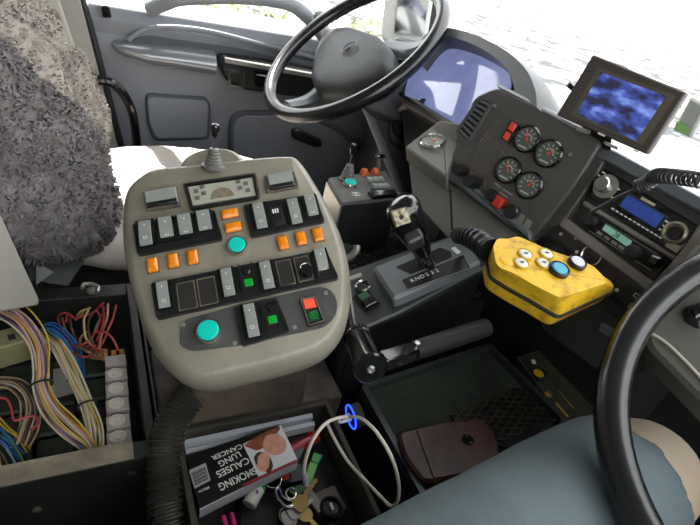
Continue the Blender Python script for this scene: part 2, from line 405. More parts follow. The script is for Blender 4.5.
b = MB(); pts = [(.0145*cos(a), .0005+.015*sin(a)) for a in [pi*k/14 for k in range(15)]]; b.prism(f, pts, 0, .0008); b.build('dial_window', mat('dial_brown', '6d6455', .3, col2='8a8068', vscale=200), dsp)
for x, y in [(202,187),(196,191.4),(203.6,193.3),(197.3,198),(238,181.6),(245.6,183.6),(240,188),(247.8,190.4)]:
    b = MB(); b.box(PF.at(x, y, .003), -.003, .003, -.0027, .0027, 0, .001); b.build('square_key', mat('key_grey', '5f6059', .5), dsp)
# bank one
bk = bank([(133,225),(215,211),(223,240),(138,256)])
rocker(pf(146, 234), .0195, .036, -.001, bk)
for x, y in [(167,230.5),(186,227.5),(205,223.5)]: rocker(pf(x, y), .0205, .031, .0035, bk)
# bank two
bk = bank([(243,206),(314,195),(325,222),(251,238)])
rocker(pf(260, 217), .0175, .038, .001, bk)
rocker(pf(277, 217, .003), .019, .032, -.002, bk, cap=BLK)
b = MB(); f = PF.at(275.5, 211, .0085)
for i in range(3): b.box(f, -.004+i*.003, -.0022+i*.003, -.003, .003, 0, .0008)
b.build('symbol', WHT, bk)
rocker(pf(294.5, 212.5), .0175, .038, .001, bk); rocker(pf(311.5, 208), .0175, .034, .003, bk)
# bank three
bk = bank([(151,284),(326,250),(339,279),(157,320)])
rocker(pf(164, 296), .0165, .033, .002, bk)
blank(pf(187, 296), .0195, .034, bk); blank(pf(207.5, 291.5), .0195, .034, bk)
rocker(pf(228, 283), .0165, .037, 0, bk); duallamp(pf(248, 278.5), .0175, .036, bk); rocker(pf(267, 276), .0165, .037, 0, bk)
blank(pf(285.5, 273), .017, .032, bk); blank(pf(303.5, 269), .017, .032, bk)
f = PF.at(306, 272, .004); b = MB(); b.lathe(f, [(.0085, 0), (.0085, .006), (.007, .010), (.0001, .0105)], 20); kn = b.build('round_button', BLKG, bk)
b = MB(); b.tube([f.P(.007*cos(a), .007*sin(a), .010) for a in [pi*.1+pi*.8*k/10 for k in range(11)]], .0008, 6); b.build('bright_arc', CHROME, kn)
rocker(pf(322, 264), .0175, .034, .005, bk)
# lower plate
pl = [(180,326),(187,319),(240,304),(322,286),(333,291),(338,303),(336,316),(325,327),(240,345),(192,351),(180,346)]
b = MB(); b.prism(PF, rnd([PF.px(*p, .002) for p in pl], .012), -.004, .002, ch=.0005); plate = b.build('lower_plate', PODD, pod)
for x, y in [(183,325),(235,343),(325.5,293),(294.5,327.5)]:
    b = MB(); b.lathe(PF.at(x, y, .002), [(.0028, 0), (.0026, .0012), (.0012, .0014), (.001, .0006)], 12); b.build('screw', SILV, plate)
def teal(fr, r, parent):
    b = MB(); b.lathe(fr, [(r*1.25, -.002), (r*1.25, .003), (r*1.12, .0065), (r*.98, .0065), (r*.98, .002)], 28); s = b.build('push_button', CHROME, parent, label='chrome ringed teal push button')
    b = MB(); b.lathe(fr, [(r*.97, .001), (r*.97, .007), (r*.85, .0088), (.0001, .0094)], 28); b.build('button_cap', TEAL, s)
teal(PF.at(209, 332, .003), .0125, plate)
teal(PF.at(237.5, 247, .001), .0108, pod)
bk = bank([(234,308),(277,299),(290,332),(242,347)])
rocker(PF.at(251.5, 321, .004), .0165, .041, 0, bk); duallamp(PF.at(271.5, 315, .004), .0175, .037, bk)
b = MB(); b.prism(PF, rnd([PF.px(*p, .004) for p in [(299,299),(315,295),(326,322),(308,327)]], .002), 0, .004); es = b.build('on_off_switch', BLK, plate)
b = MB(); b.frame(PF, rnd([PF.px(*p, .005) for p in [(300,299),(315,296),(325,321),(309,326)]], .002), .0015, .003, .006); b.build('rim', DUST, es)
b = MB(); b.prism(PF, [PF.px(*p, .006) for p in [(303,300),(313.5,298),(316.5,306.5),(305.5,309)]], .003, .0065); b.build('red_cap', mat('red_cap', 'f0593c', .4, emit='ff4020', es=.1), es)
b = MB(); b.prism(PF, [PF.px(*p, .006) for p in [(306,311),(317,308.5),(320.5,319),(309.5,322)]], .003, .0055); b.build('green_cap', mat('dark_green_cap', '0c3b25', .4), es)
b = MB(); f = PF.at(313.5, 315, .0057); b.tube([f.P(.004*cos(2*pi*k/16), .004*sin(2*pi*k/16), 0) for k in range(16)], .0005, 6, True); b.box(f, -.0008, .0008, -.002, .002, 0, .0006); b.build('symbol', GRN, es)
# indicator lamps
def lamp(x, y, w, l):
    f = PF.at(x, y, 0); b = MB(); b.box(f, -w/2-.001, w/2+.001, -l/2-.001, l/2+.001, -.002, .001, r=.002); s = b.build('indicator_lamp', DUST, pod)
    b = MB(); b.box(f, -w/2, w/2, -l/2, l/2, 0, .006, r=.002, ch=.002); b.box(f, -w/2+.003, w/2-.003, -l/2+.003, l/2-.003, .006, .0068, r=.001, ch=.0005); b.build('lens', ORNG, s, label='orange lens')
for x, y in [(153,266),(173.5,261.5),(193,258),(283,243.5),(301,239.5),(318,235.5)]: lamp(x, y, .0125, .0185)
for x, y in [(230,214.5),(233.5,228)]: lamp(x, y, .021, .0125)

# ================================================================ JOYSTICK BOX
zt = A(343, 201, 0, .44)
BO = D(366, 188, 1.0)
BF = Fr(BO, (1, .02, .06), (0, 1, .03))
jb = thing('joystick_box', 'black switch box with small joystick beside the floor mat', 'control box', (BO.x, BO.y, .664))
top = [BF.px(*p) for p in [(343,201),(402,194),(386,170),(329,177)]]
b = MB(); b.prism(BF, top, -.012, 0, ch=.003); b.build('top_plate', mat('box_top', '6d6d69', .5, var=.3, vscale=40), jb)
b = MB(); b.loft([[V((p.x*.985+.008, p.y, z)) for p in [BF.P(*q, -.01) for q in top]] for z in (.664, .7, BO.z-.012)]); b.build('housing', mat('box_black', '191a1b', .6, var=.3, vscale=10), jb, bevel=.003)
b = MB(); p0 = BF.P(*top[0], -.011); p3 = BF.P(*top[3], -.011)
b.hull([p0+V((-.004,0,0)), p3+V((-.004,0,0)), p0+V((-.004,0,-.12)), p3+V((-.004,0,-.08)), p0, p3, p0+V((0,0,-.12)), p3+V((0,0,-.08))]); b.build('side_plate', SILV, jb)
bellows_stick(BF.W(347, 180), (.0, .08, 1), .075, .0155, jb, kn=.008)
teal(BF.at(350, 184.5, .001), .0125, jb)
for x, y in [(364,174),(375,173.5)]:
    b = MB(); b.lathe(BF.at(x, y), [(.010, 0), (.010, .004), (.006, .011), (.0001, .013)], 8); b.build('orange_lamp', mat('orange_dull', 'd0602a', .4), jb)
for i, (x, y) in enumerate([(375,180.5),(380,187)]):
    f = BF.at(x, y, .002)
    for j in range(3):
        b = MB(); b.box(f.mv((j-1)*.0125, 0), -.0055, .0055, -.0055, .0055, 0, .007, ch=.001); b.build('rocker_switch', mat('rocker_pale', 'a9b0a8', .4), jb)
b = MB(); b.quad(BF, [(368,190),(395,189),(398,194),(374,196)], 0, .008, .002, .002); b.build('lip_switch', BLKG, jb)
b = MB(); f = BF.at(356, 194, .0008); b.tube([f.P(.009*cos(a), .006*sin(a)) for a in [.4+2.2*k/8 for k in range(9)]], .0009, 5); b.tube([f.P(.009*cos(a), .006*sin(a)) for a in [pi+.4+2.2*k/8 for k in range(9)]], .0009, 5); b.box(f, -.003, .003, -.0015, .0015, 0, .001)
b.build('symbol', WHT, jb)

# ================================================================ FLOOR MAT
fl = thing('floor_mat', 'black studded rubber mat between the joystick box and gear console', 'mat', (.5, .75, .42))
b = MB(); b.box(HZ(.66), .345, .70, .56, .92, -.24, 0); b.build('raised_base', BLKM, fl)
b = MB()
for i in range(24):
    for j in range(28):
        x = .355+i*.0145; y = .57+j*.0122+(i % 2)*.006; b.box(HZ(.66), x-.0055, x+.0055, y-.0035, y+.0035, 0, .003, ch=.0012)
o = b.build('studs', mat('mat_rubber', '3a3d3f', .35), fl); o['kind'] = 'stuff'
ft = thing('foot_pedal', 'silver edged pedal plate half hidden behind the grey console', 'pedal', D(350, 258, .94))
b = MB(); p = [D(x, y, .93) for x, y in [(330,262),(348,258),(356,251),(357,245)]]; b.tube(crom(p), .007, 8); b.build('edge', SILV, ft)
b = MB(); b.hull([D(x, y, t) for x, y in [(330,262),(348,258),(357,246),(330,240)] for t in (.935, .945)]); b.build('plate', BLKM, ft)

# ================================================================ GEAR CONSOLE
GO = D(420, 290, .80)
GF = Fr(GO, (1, .06, .42), (0, 1, 0))
gc = thing('gear_console', 'black centre console carrying the gear selector lever', 'console', (GO.x, GO.y, .45))
tp = [GF.px(*p) for p in [(350,334),(400,312),(487,266),(478,246),(455,233),(400,252),(343,272)]]
b = MB(); b.prism(GF, tp, -.01, 0, ch=.003); topc = b.build('top_plate', mat('console_top', '333637', .4, var=.2, vscale=20), gc)
b = MB(); b.loft([[GF.P(*p, -.01) for p in inset(tp, .003)], [V((q.x, q.y, .22)) for q in [GF.P(*p, 0) for p in inset(tp, .003)]]]); b.build('side_skirt', mat('console_side', '111213', .5), gc)
b = MB(); b.quad(GF, [(393,299),(482,261),(472,249),(450,235),(372,266)], 0, .02, .006, .005); gp = b.build('selector_plate', mat('console_raised', '6b7072', .4, var=.15, vscale=25), gc)
b = MB(); b.quad(GF, [(395.5,267),(440,247.5),(451,251.5),(452,257),(411,274)], .019, .0206, .003); b.build('lever_slot', mat('slot_black', '050505', .8), gp)
b = MB(); b.quad(GF, [(400.5,279.5),(464,254),(471,268),(407,290)], .019, .0215, .001); lp = b.build('position_plate', mat('position_black', '161718', .3), gp)
b = MB(); b.frame(GF, [GF.px(*p, .022) for p in [(400.5,279.5),(464,254),(471,268),(407,290)]], .0008, .021, .0222); b.build('edge_line', mat('dim_line', '8f8f88', .5), lp)
p0 = GF.px(412.5, 280.5, .022); p1 = GF.px(437, 270.5, .022); ang = math.atan2(p1[1]-p0[1], p1[0]-p0[0])
for i, ch_ in enumerate('RND532'):
    q = (p0[0]+(p1[0]-p0[0])*i/5, p0[1]+(p1[1]-p0[1])*i/5)
    text(ch_, GF.mv(q[0], q[1], .0217, ang), .0105, WHT, lp, name='letter')
b = MB(); b.quad(GF, [(451,248),(455,246.5),(461,252),(457,254)], .02, .021); b.build('maker_mark', WHT, gp)
f = GF.at(363, 287, .001)
b = MB(); b.lathe(f, [(.0135, 0), (.0135, .004), (.011, .006), (.009, .004), (.009, .001)], 24); b.build('socket_ring', CHROME, gc)
b = MB(); b.lathe(f, [(.0088, 0), (.0088, .002), (.004, .0025), (.0001, .004)], 20); b.build('socket', BLKM, gc)
b = MB(); b.quad(GF, [(348,277),(361,272.5),(362,276),(349,280)], 0, .004); b.build('bright_clip', SILV, gc)
f = GF.at(366.5, 301, .001, ang=.05)
b = MB(); b.box(f, -.013, .013, -.019, .019, 0, .003); b.box(f, -.010, .010, -.016, .0, .003, .007, ch=.001); rs = b.build('rocker_switch', BLKG, gc)
b = MB(); b.box(f, -.009, .009, .001, .015, .003, .006, ch=.001); b.build('green_lens', mat('green_dim', '0e4a2a', .4), rs)
b = MB(); b.tube([GF.W(349, 279, .002), GF.W(351, 300, .002), GF.W(355, 326, .002)], .0018, 6); b.build('edge_strip', SILV, gc)
# lever
base = GF.W(428, 263, .02); kt = D(401, 204, .70); kb = D(418, 245, .735)
b = MB(); b.tube(crom([base, base*.4+kb*.6, kb, kb*.7+kt*.3]), .0135, 12); lever = b.build('gear_lever', BLKG, gc)
ax = (kt-kb); L_ = ax.length; ax.normalize(); sd = c2w(V((1, -.25, 0))); kf = Fr(kb, sd, ax.cross(sd)); 
kf = Fr(kb, (sd-ax*sd.dot(ax)), ax.cross(sd)*1)
if kf.n.dot(ax) < 0: kf = Fr(kb, kf.u, -kf.v)
rings = []
for t, ru, rv, o1 in [(-.25,.012,.012,.003),(.0,.0165,.015,.002),(.2,.0195,.018,.0),(.5,.0245,.021,-.001),(.8,.0255,.022,0),(.97,.0235,.021,.001),(1.07,.017,.016,.002),(1.12,.006,.006,.003)]:
    rings.append([kf.P(o1+ru*cos(2*pi*k/24), rv*sin(2*pi*k/24), t*L_) for k in range(24)])
b = MB(); b.loft(rings); kn = b.build('knob', BLKG, lever, angle=70)
# badge faces the camera side
bp = D(401, 217, .678); bf = Fr(bp, c2w(V((1, -.35, .1))), c2w(V((.3, 1, .2)))*-1)
b = MB(); b.box(bf, -.011, .011, -.011, .011, -.008, .0025, ch=.001); b.build('badge', mat('worn_badge', 'a59c86', .4, .4, col2='4c4433', vscale=150), kn)
b = MB(); b.lathe(bf, [(.0035, .002), (.0035, .0032), (.0001, .0035)], 12); b.build('badge_hole', BLKM, kn)
f = Fr(D(414, 238, .70), c2w(V((1, -.5, 0))), c2w(V((-.2, -1, .5))))
b = MB(); b.box(f, -.012, .012, -.008, .009, -.02, .008, r=.004, ch=.003); b.build('thumb_button', mat('thumb_button', '3a3a38', .3), kn)

# ================================================================ SWIVEL ARM
sa = thing('swivel_arm', 'black round swivel clamp with a square arm below the gear console', 'mounting arm', D(366, 400, .68))
p0 = D(371, 370, .615); p1 = D(357, 337, .70); axv = (p0-p1).normalized(); sd = axv.orthogonal(); f = Fr(p1, sd, axv.cross(sd)); Lc = (p0-p1).length
b = MB(); r = .0205; b.lathe(f, [(r*.7, -.01), (r*1.0, 0), (r*1.02, .012), (r*.93, .014), (r*.95, Lc-.012), (r*1.04, Lc-.01), (r*1.04, Lc-.003), (r*.95, Lc), (r*.93, Lc-.002), (.0001, Lc-.002)], 28); cl = b.build('clamp_drum', BLKG, sa, angle=30)
b = MB(); b.lathe(Fr(f.P(0, 0, Lc-.002), f.u, f.v), [(.0055, 0), (.0055, .002), (.0035, .0035), (.002, .002), (.0001, .002)], 6); b.build('centre_bolt', SILV, cl)
q0 = D(380, 362, .66); q1 = D(414, 351, .70); q2 = D(487, 327, .78)
def bar(b, a, c_, w, h, up=V((0, 0, 1))):
    t = (c_-a).normalized(); s_ = t.cross(up).normalized(); u_ = s_.cross(t)
    b.loft([[p+s_*x*w/2+u_*y*h/2 for x, y in ((-1,-1),(1,-1),(1,1),(-1,1))] for p in (a, c_)])
b = MB(); bar(b, q0, q1, .02, .022); b.build('inner_arm', BLKG, sa, bevel=.003)
b = MB(); b.tube([q1, q2], .0145, 10); b.build('outer_arm', mat('arm_sleeve', '1a1c1d', .6), sa, bevel=.003)
b = MB(); b.tube([q1-V((0,0,.016)), q1+V((0,0,.016))], .004, 8); b.build('pin', CHROME, sa)

# ================================================================ STORAGE TRAYS + COMPARTMENT
def traybox(name, label, x0, x1, y0, y1, zt_, zb, w, m_, inner=None):
    t = thing(name, label, 'tray', ((x0+x1)/2, (y0+y1)/2, zb))
    for (a0, a1, c0, c1) in [(x0-w, x1+w, y1, y1+w), (x0-w, x1+w, y0-w, y0), (x0-w, x0, y0, y1), (x1, x1+w, y0, y1)]:
        b = MB(); b.box(HZ(0), a0, a1, c0, c1, zb, zt_); b.build('side_wall', m_, t, bevel=.0015)
    b = MB(); b.box(HZ(0), x0, x1, y0, y1, zb, zb+.004); b.build('base', inner or m_, t); return t
t1 = traybox('storage_tray', 'open black tray holding cigarette packets, keys and lighter', .09, .302, .14, .432, .60, .535, .008, DIRT, mat('tray_floor', '1c1a17', .7, col2='45403a', vscale=18))
# body of the centre box below both trays
tb = thing('centre_box', 'dusty black steel box carrying the trays under the console', 'box', (.38, .3, .2))
b = MB(); b.box(HZ(0), .07, .70, .27, .445, .2, .45); b.box(HZ(0), .07, .31, .13, .27, .2, .53); b.build('lower_body', BLKM, tb)
b = MB(); b.box(HZ(0), .068, .34, .445, .60, .2, .595); b.build('rear_shelf', RUST, tb, bevel=.004)
b = MB(); b.box(HZ(0), .34, .70, .50, .60, .2, .50); b.build('front_shelf', BLKM, tb, bevel=.004)
b = MB(); bar(b, Z(212, 398, .6), Z(222, 408, .6), .02, .015); b.build('silver_bracket', SILV, tb, bevel=.002)
t2 = thing('lidded_tray', 'shallow black tray lined with green felt and diamond rubber', 'tray', (.53, .37, .45))
F2 = Fr(Z(430, 400, .605), (1, .06, .09), (-.03, 1, 0))
o2 = [F2.px(*p) for p in [(425,505),(360,386),(490,344),(566,420),(560,500)]]
b = MB(); b.loft([[V((p.x, p.y, .45)) for p in [F2.P(*q) for q in o2]], [F2.P(*q, -.012) for q in o2]]); b.build('body', BLKM, t2)
b = MB(); b.frame(F2, rnd(o2, .01), .009, -.014, .004); b.build('rim', mat('tray_rim', '3b3e3f', .35), t2, bevel=.0012)
b = MB(); b.prism(F2, inset(o2, .008), -.013, -.009); b.build('felt_lining', mat('green_felt', '3a4237', .95, var=.35, vscale=30, bump=.4, bscale=400), t2)
b = MB(); b.quad(F2, [(470,440),(450,415),(470,407),(522,388),(553,418),(520,450)], -.01, -.004, .008); dm = b.build('rubber_pad', mat('pad_rubber', '0b0b0a', .6), t2)
b = MB(); pa = [F2.px(*p, -.003) for p in [(450,415),(522,388),(556,420),(478,452)]]
def lerp2(a, c_, t): return (a[0]+(c_[0]-a[0])*t, a[1]+(c_[1]-a[1])*t)
def seg2(b, f_, a, c_, w, h0, h1):
    d = V((c_[0]-a[0], c_[1]-a[1])).normalized()*w/2; n = V((-d.y, d.x))
    b.prism(f_, [(a[0]+n.x, a[1]+n.y), (a[0]-n.x, a[1]-n.y), (c_[0]-n.x, c_[1]-n.y), (c_[0]+n.x, c_[1]+n.y)], h0, h1)
N_ = 6
for i in range(-N_, N_):
    for sgn in (1, -1):
        pts = []
        for t in [k/24 for k in range(25)]:
            s_ = (i/N_ + t) if sgn == 1 else (1-(i/N_+t))
            if 0 <= s_ <= 1: pts.append(lerp2(lerp2(pa[0], pa[1], s_), lerp2(pa[3], pa[2], s_), t))
        if len(pts) > 1: seg2(b, F2, pts[0], pts[-1], .0022, -.004, -.0005)
b.build('diamond_ribs', mat('rib_rubber', '4a463a', .5, col2='26241f', vscale=40), dm)
# side rail with knob
sr = thing('fuse_rail', 'black rail with yellow knob and gold symbols beside the lidded tray', 'switch panel', Z(545, 400, .55))
F3 = Fr(Z(540, 380, .63), (1, .06, .09), (-.03, 1, 0))
b = MB(); b.quad(F3, [(517,356),(541,349),(604,415),(572,430)], -.08, 0, .003, .002); b.build('rail', mat('rail_black', '45443a', .45, var=.3, vscale=25), sr)
f = F3.at(540, 378, 0)
b = MB(); b.lathe(f, [(.0105, 0), (.010, .012), (.009, .014)], 24); kn = b.build('knob_body', BLKM, sr)
f = F3.at(538.5, 373.5, .014); b = MB(); b.lathe(f, [(.009, 0), (.009, .001), (.0001, .0014)], 24); b.build('knob_face', mat('yellow_face', 'd8b02c', .5), kn)
b = MB(); f = F3.at(533.5, 362, 0, ang=-.5); b.box(f, -.0035, .0035, -.005, .005, 0, .0015); b.build('white_label', WHT, sr)
b = MB(); f = F3.at(548, 394.5, .0005)
for a in (0, pi/3, 2*pi/3): b.box(f.mv(0, 0, 0, a), -.007, .007, -.0012, .0012, 0, .0006)
b.build('gold_symbol', mat('gold_print', 'c2a53c', .5), sr)
for q_ in ((559,391,574,409,.0012), (556,403,568,417,.0035)):
    b = MB(); seg2(b, F3, F3.px(*q_[:2]), F3.px(*q_[2:4]), q_[4], 0, .0007); b.build('gold_line', MATS['gold_print'], sr)

# wallet
wf = Fr(F2.W(440, 440, -.002), F2.u, F2.v)
wl = thing('leather_wallet', 'dark brown leather wallet with press stud lying on the lidded tray', 'wallet', wf.o)
wp = [wf.px(*p, .012) for p in [(397,433),(440,423),(482,418),(498,440),(500,470),(424,484),(404,458)]]
b = MB(); b.prism(wf, rnd(wp, .012), .000, .016, ch=.004); o = b.build('body', mat('brown_leather', '5c302b', .28, col2='38201d', vscale=30, bump=.3, bscale=300), wl)
b = MB(); seg2(b, wf, wf.px(418,430,.017), wf.px(435,478,.017), .004, .012, .0185); b.build('fold_edge', mat('brown_edge', '5a3a30', .4), wl)
f = wf.at(468, 440, .0165); b = MB(); b.lathe(f, [(.009, 0), (.0085, .002), (.006, .0035), (.0055, .002), (.0001, .002)], 24); b.build('press_stud', BLKG, wl)

# ---- wiring compartment
wb = thing('wiring_box', 'open steel box of wiring beside the left seat', 'box', (-.2, .57, .2))
M_ = mat('box_steel', '242822', .6, col2='171916', vscale=14)
b = MB(); b.box(HZ(0), -.5, .056, .405, .423, .2, .6); b.hull([V(p) for p in [(-.5,.405,.6),(.056,.405,.6),(-.5,.43,.6),(.056,.43,.6),(-.5,.405,.604),(.056,.405,.604),(-.5,.43,.604),(.056,.43,.604)]]); b.build('front_wall', M_, wb, bevel=.0015)
b = MB()
b.box(HZ(.6045), -.5, .03, .405, .432, 0, .0015); b.build('front_flange', mat('flange_dusty', '8f8672', .7, col2='675f50', vscale=20), wb)
b = MB(); b.box(HZ(0), .046, .058, .36, .76, .2, .604); b.build('side_wall', M_, wb, bevel=.0015)
b = MB(); b.box(HZ(0), .062, .066, .33, .76, .3, .597); b.build('side_wall', M_, wb, bevel=.001)
b = MB(); b.box(HZ(0), -.5, .058, .735, .765, .2, .60); b.build('rear_wall', M_, wb, bevel=.002)
b = MB(); b.box(HZ(0), -.5, .05, .42, .74, .2, .50); b.build('base', BLKM, wb)
b = MB()
for i in range(4):
    for j in range(5):
        x = -.19+i*.052; y = .43+j*.05; b.box(HZ(.5), x, x+.046, y, y+.044, 0, .022, ch=.003)
b.build('fuse_covers', mat('fuse_cover', '333b32', .5, var=.3, vscale=30), wb)
b = MB()
for x, y in [(37,509),(148,448),(140,300)]:
    pass
for x, y in [(37,509), (132,473)]:
    b = MB(); b.lathe(Fr(A(x, y, 1, .404), (1,0,0), (0,0,1)), [(.005, 0), (.005, .002), (.003, .003)], 8); b.build('bolt', RUST, wb)
# relays
for i, (x, y) in enumerate([(114.5,360),(115,374),(115.8,388.5),(116.4,404),(117,421),(118,437.5)]):
    z = .575
    lab = ['topmost', 'second from the top', 'third from the top', 'fourth from the top', 'fifth from the top', 'lowest'][i]
    f = Fr(Z(x, y, z), (1, .02, 0), (0, 1, 0))
    t = thing('relay', f'{"silver grey connector block" if i==0 else "pale grey square relay"} in the wiring box, {lab} of the column', 'relay', f.o-V((0,0,.05)), 'relays along the wiring box side')
    b = MB(); b.box(f, -.0135, .0165, -.0115, .0105, -.05, 0, r=.002, ch=.001); b.build('casing', mat('relay_case', 'b3aaa3', .6, var=.25, vscale=70), t)
    if i:
        b = MB(); b.lathe(f, [(.0105, 0), (.0105, .002), (.008, .0022), (.0078, .001), (.004, .001), (.0035, .002), (.0001, .002)], 20); b.build('dial', mat('relay_dial', 'cbc3ba', .5), t)
    else:
        for j, c in enumerate((-.012, 0, .012)):
            b = MB(); b.box(f, c-.004, c+.004, .012, .026, -.012, -.002, ch=.002); b.build('terminal', mat('orange_terminal', 'b5723a', .5), t)
# beige connector
f = Fr(Z(8, 338, .60), (1, .3, 0), (-.3, 1, 0))
cb = thing('plug_block', 'beige plastic plug block at the left end of the wiring box', 'connector', f.o-V((0,0,.05)))
b = MB(); b.box(f, -.04, .024, -.016, .022, -.04, 0, r=.004, ch=.002); b.build('casing', mat('beige_plastic', '8f8d68', .6, var=.15, vscale=40), cb)
b = MB(); b.box(f, .0, .009, -.006, .006, 0, .0005); b.build('marks', BLKM, cb)
for n_, (x, y, w, h, a) in enumerate([(60,391,.022,.012,.2),(60,377,.009,.016,.0)]):
    f = Fr(Z(x, y, .527), (cos(a), sin(a), 0), (-sin(a), cos(a), 0)); b = MB(); b.box(f, -w, w, -h, h, 0, .003)
    tag(b.build('paper_label', mat('label_paper', 'a9aca2', .7)), ['white paper card with a dark mark under the wire bundles', 'small narrow white tag tucked above the marked card'][n_], 'label')
# wires
def wires(name, label, path, cols, zf, spread, r=.0014, seed=0, tie=()):
    rg = random.Random(seed); pts = [Z(x, y, z) for (x, y), z in zip(path, zf)]
    t = thing(name, label, 'wires', pts[len(pts)//2]-V((0,0,.02)))
    n = len(cols)
    ph = [(rg.uniform(0, 2*pi), math.sqrt(rg.random())) for _ in range(n)]
    for k, c in enumerate(cols):
        q = []
        for i, p in enumerate(pts):
            d = (pts[min(i+1, len(pts)-1)]-pts[max(i-1, 0)]).normalized(); sd = d.cross(V((0,0,1))).normalized(); up = V((0,0,1))
            sp = spread[i] if isinstance(spread, (list, tuple)) else spread
            a = ph[k][0]+.25*i
            lat = (k/(n-1)*2-1) if n > 1 else 0
            q.append(p+sd*(sp*(lat*.85+rg.uniform(-.12, .12)))+up*sp*.55*ph[k][1]*sin(a))
        b = MB(); b.tube(crom(q, 6), r, 6); b.build('wire', mat('wire_'+c, c, .45), t)
    for (i, w) in tie:
        p = pts[i]; d = (pts[i+1]-pts[i-1]).normalized(); sd = d.cross(V((0,0,1))).normalized()
        b = MB(); ring = [p+sd*w*cos(2*pi*k/16)+V((0,0,1))*w*.6*sin(2*pi*k/16) for k in range(16)]; b.tube(ring, .0017, 6, True); b.build('cable_tie', BLKM, t)
    return t
P1, W1, PU, YE, OR, TN, GR_, BL, RD, BR = 'cf9c92', 'c9c2b2', '6d5a7c', 'c2a53a', 'b8742c', 'b7a078', '4f7a4a', '2f6aa8', 'b5403f', '5d4636'
wires('wire_bundle', 'thick bundle of pink, purple and orange wires tied with black, curving across the box', [(-20,302),(0,308),(22,322),(38,345),(42,372),(41,385),(50,408),(68,428),(88,446),(93,461)], [YE, OR, W1, P1, PU, W1, P1, PU, P1, W1, YE, TN, P1, PU, YE, W1], [.61,.61,.615,.60,.59,.59,.58,.58,.575,.57], [.022,.022,.018,.014,.011,.010,.013,.014,.010,.007], seed=1, tie=((5, .014),))
wires('wire_bundle', 'bundle of white, yellow and green wires running down to a white plug', [(42,332),(55,342),(67,362),(78,385),(87,405),(93,425),(96,440),(97,459)], [W1, YE, W1, TN, GR_, W1, YE, PU, W1, GR_, TN, W1], [.58,.59,.59,.585,.58,.575,.57,.565], [.009,.010,.011,.010,.008,.010,.010,.007], seed=2, tie=((4, .0125),))
wires('wire_bundle', 'blue wires bending down near the middle of the box', [(40,330),(50,328),(62,336),(72,350),(78,365),(79,380)], [BL]*6, [.58,.59,.59,.58,.56,.53], .010, seed=3)
# the big tangle of loops at the left
wires('wire_bundle', 'brown and white wires looping over at the left edge of the box', [(-15,383),(0,381),(15,383),(27,394),(31,410),(27,428),(20,445)], [TN, BR, W1, BR, TN, W1, BR, TN], [.56]*7, .013, seed=5)
wires('wire_bundle', 'blue and yellow wires in the lower left corner', [(-12,418),(0,430),(12,440),(25,455)], [YE, YE, BL, BL, BL], [.56,.56,.56,.53], .013, seed=6)
wires('wire_bundle', 'green and pale blue wire ends behind the dusty flange', [(-6,440),(6,452),(12,470),(8,482)], [GR_, '7a9aa0', BR, YE], [.56,.56,.56,.54], .012, seed=7)
lt = thing('wire_loop', 'single thin red wire wandering across the lower left wires', 'wires', Z(20, 412, .56))
b = MB(); b.tube(crom([Z(x, y, .575) for x, y in [(-4,398),(6,399),(11,408),(14,420),(24,418),(35,416),(38,424),(30,430)]]), .0015, 6); b.build('wire', mat('wire_'+RD, RD, .45), lt)
rt = thing('wire_tangle', 'tangle of looping red and brown wires at the back of the wiring box', 'wires', Z(90, 335, .52))
loops = [
 (RD, [(100,352),(92,346),(80,347),(72,345),(62,330),(58,318),(64,313),(72,316)]),
 (RD, [(66,322),(68,313),(74,318),(84,316),(94,312),(101,305),(106,303),(108,312),(104,326),(98,345)]),
 (RD, [(72,346),(84,344),(93,336),(98,326),(100,318),(96,311),(90,318)]),
 (RD, [(116,305),(113,318),(108,330),(104,340),(98,350)]),
 (RD, [(118,350),(112,338),(104,332),(96,333),(88,340)]),
 (RD, [(96,350),(86,357),(74,353),(66,345)]),
 (BR, [(62,318),(66,332),(72,345),(86,350),(96,348)]),
 (BR, [(70,318),(72,330),(80,344),(94,352)]),
 (TN, [(76,320),(80,312),(88,310),(84,320),(86,338),(94,348)]),
 (YE, [(80,316),(86,309),(90,308)]),
 (BR, [(92,312),(88,325),(90,338),(98,350)]),
 (TN, [(86,332),(80,340),(84,350),(96,354)]),
 (BR, [(105,306),(100,318),(95,330),(92,345),(98,355)]),
 (RD, [(102,304),(104,316),(101,330),(96,342)]),
 ('d08a7a', [(108,304),(107,318),(102,334),(99,348)]),
]
rg = random.Random(8)
for c, pth in loops:
    b = MB(); b.tube(crom([Z(x, y, .585+rg.uniform(-.02, .012)) for x, y in pth]), .0018, 6); b.build('wire', mat('wire_'+c, c, .45), rt)
b = MB(); f = Fr(Z(98, 351, .57), (1, -.4, 0), (.4, 1, 0)); b.box(f, -.010, .012, -.009, .009, -.01, 0, ch=.002); b.build('plug', mat('plug_brown', '8a6a3c', .6), rt)
b = MB(); f = Fr(Z(97, 459, .58), (1,0,0), (0,1,0)); b.box(f, -.010, .010, -.006, .012, -.02, 0, ch=.002); tag(b.build('white_plug', WHT), 'small white plug where two wire bundles meet at the front flange', 'connector')

# ---- hose
hs = thing('corrugated_hose', 'black corrugated hose dropping from under the grey console', 'hose', Z(165, 525, .5))
path = crom([D(205, 378, .74), D(188, 398, .73), D(173, 420, .72), D(165, 450, .71), D(164, 485, .71), D(168, 525, .71), D(172, 560, .72)], 36)
b = MB(); b.tube(path, [.0205+.0022*math.cos(2*pi*i/6) for i in range(len(path))], 24); b.build('hose', mat('hose_black', '2e2e2c', .25, col2='3d3a33', vscale=20), hs, angle=80)

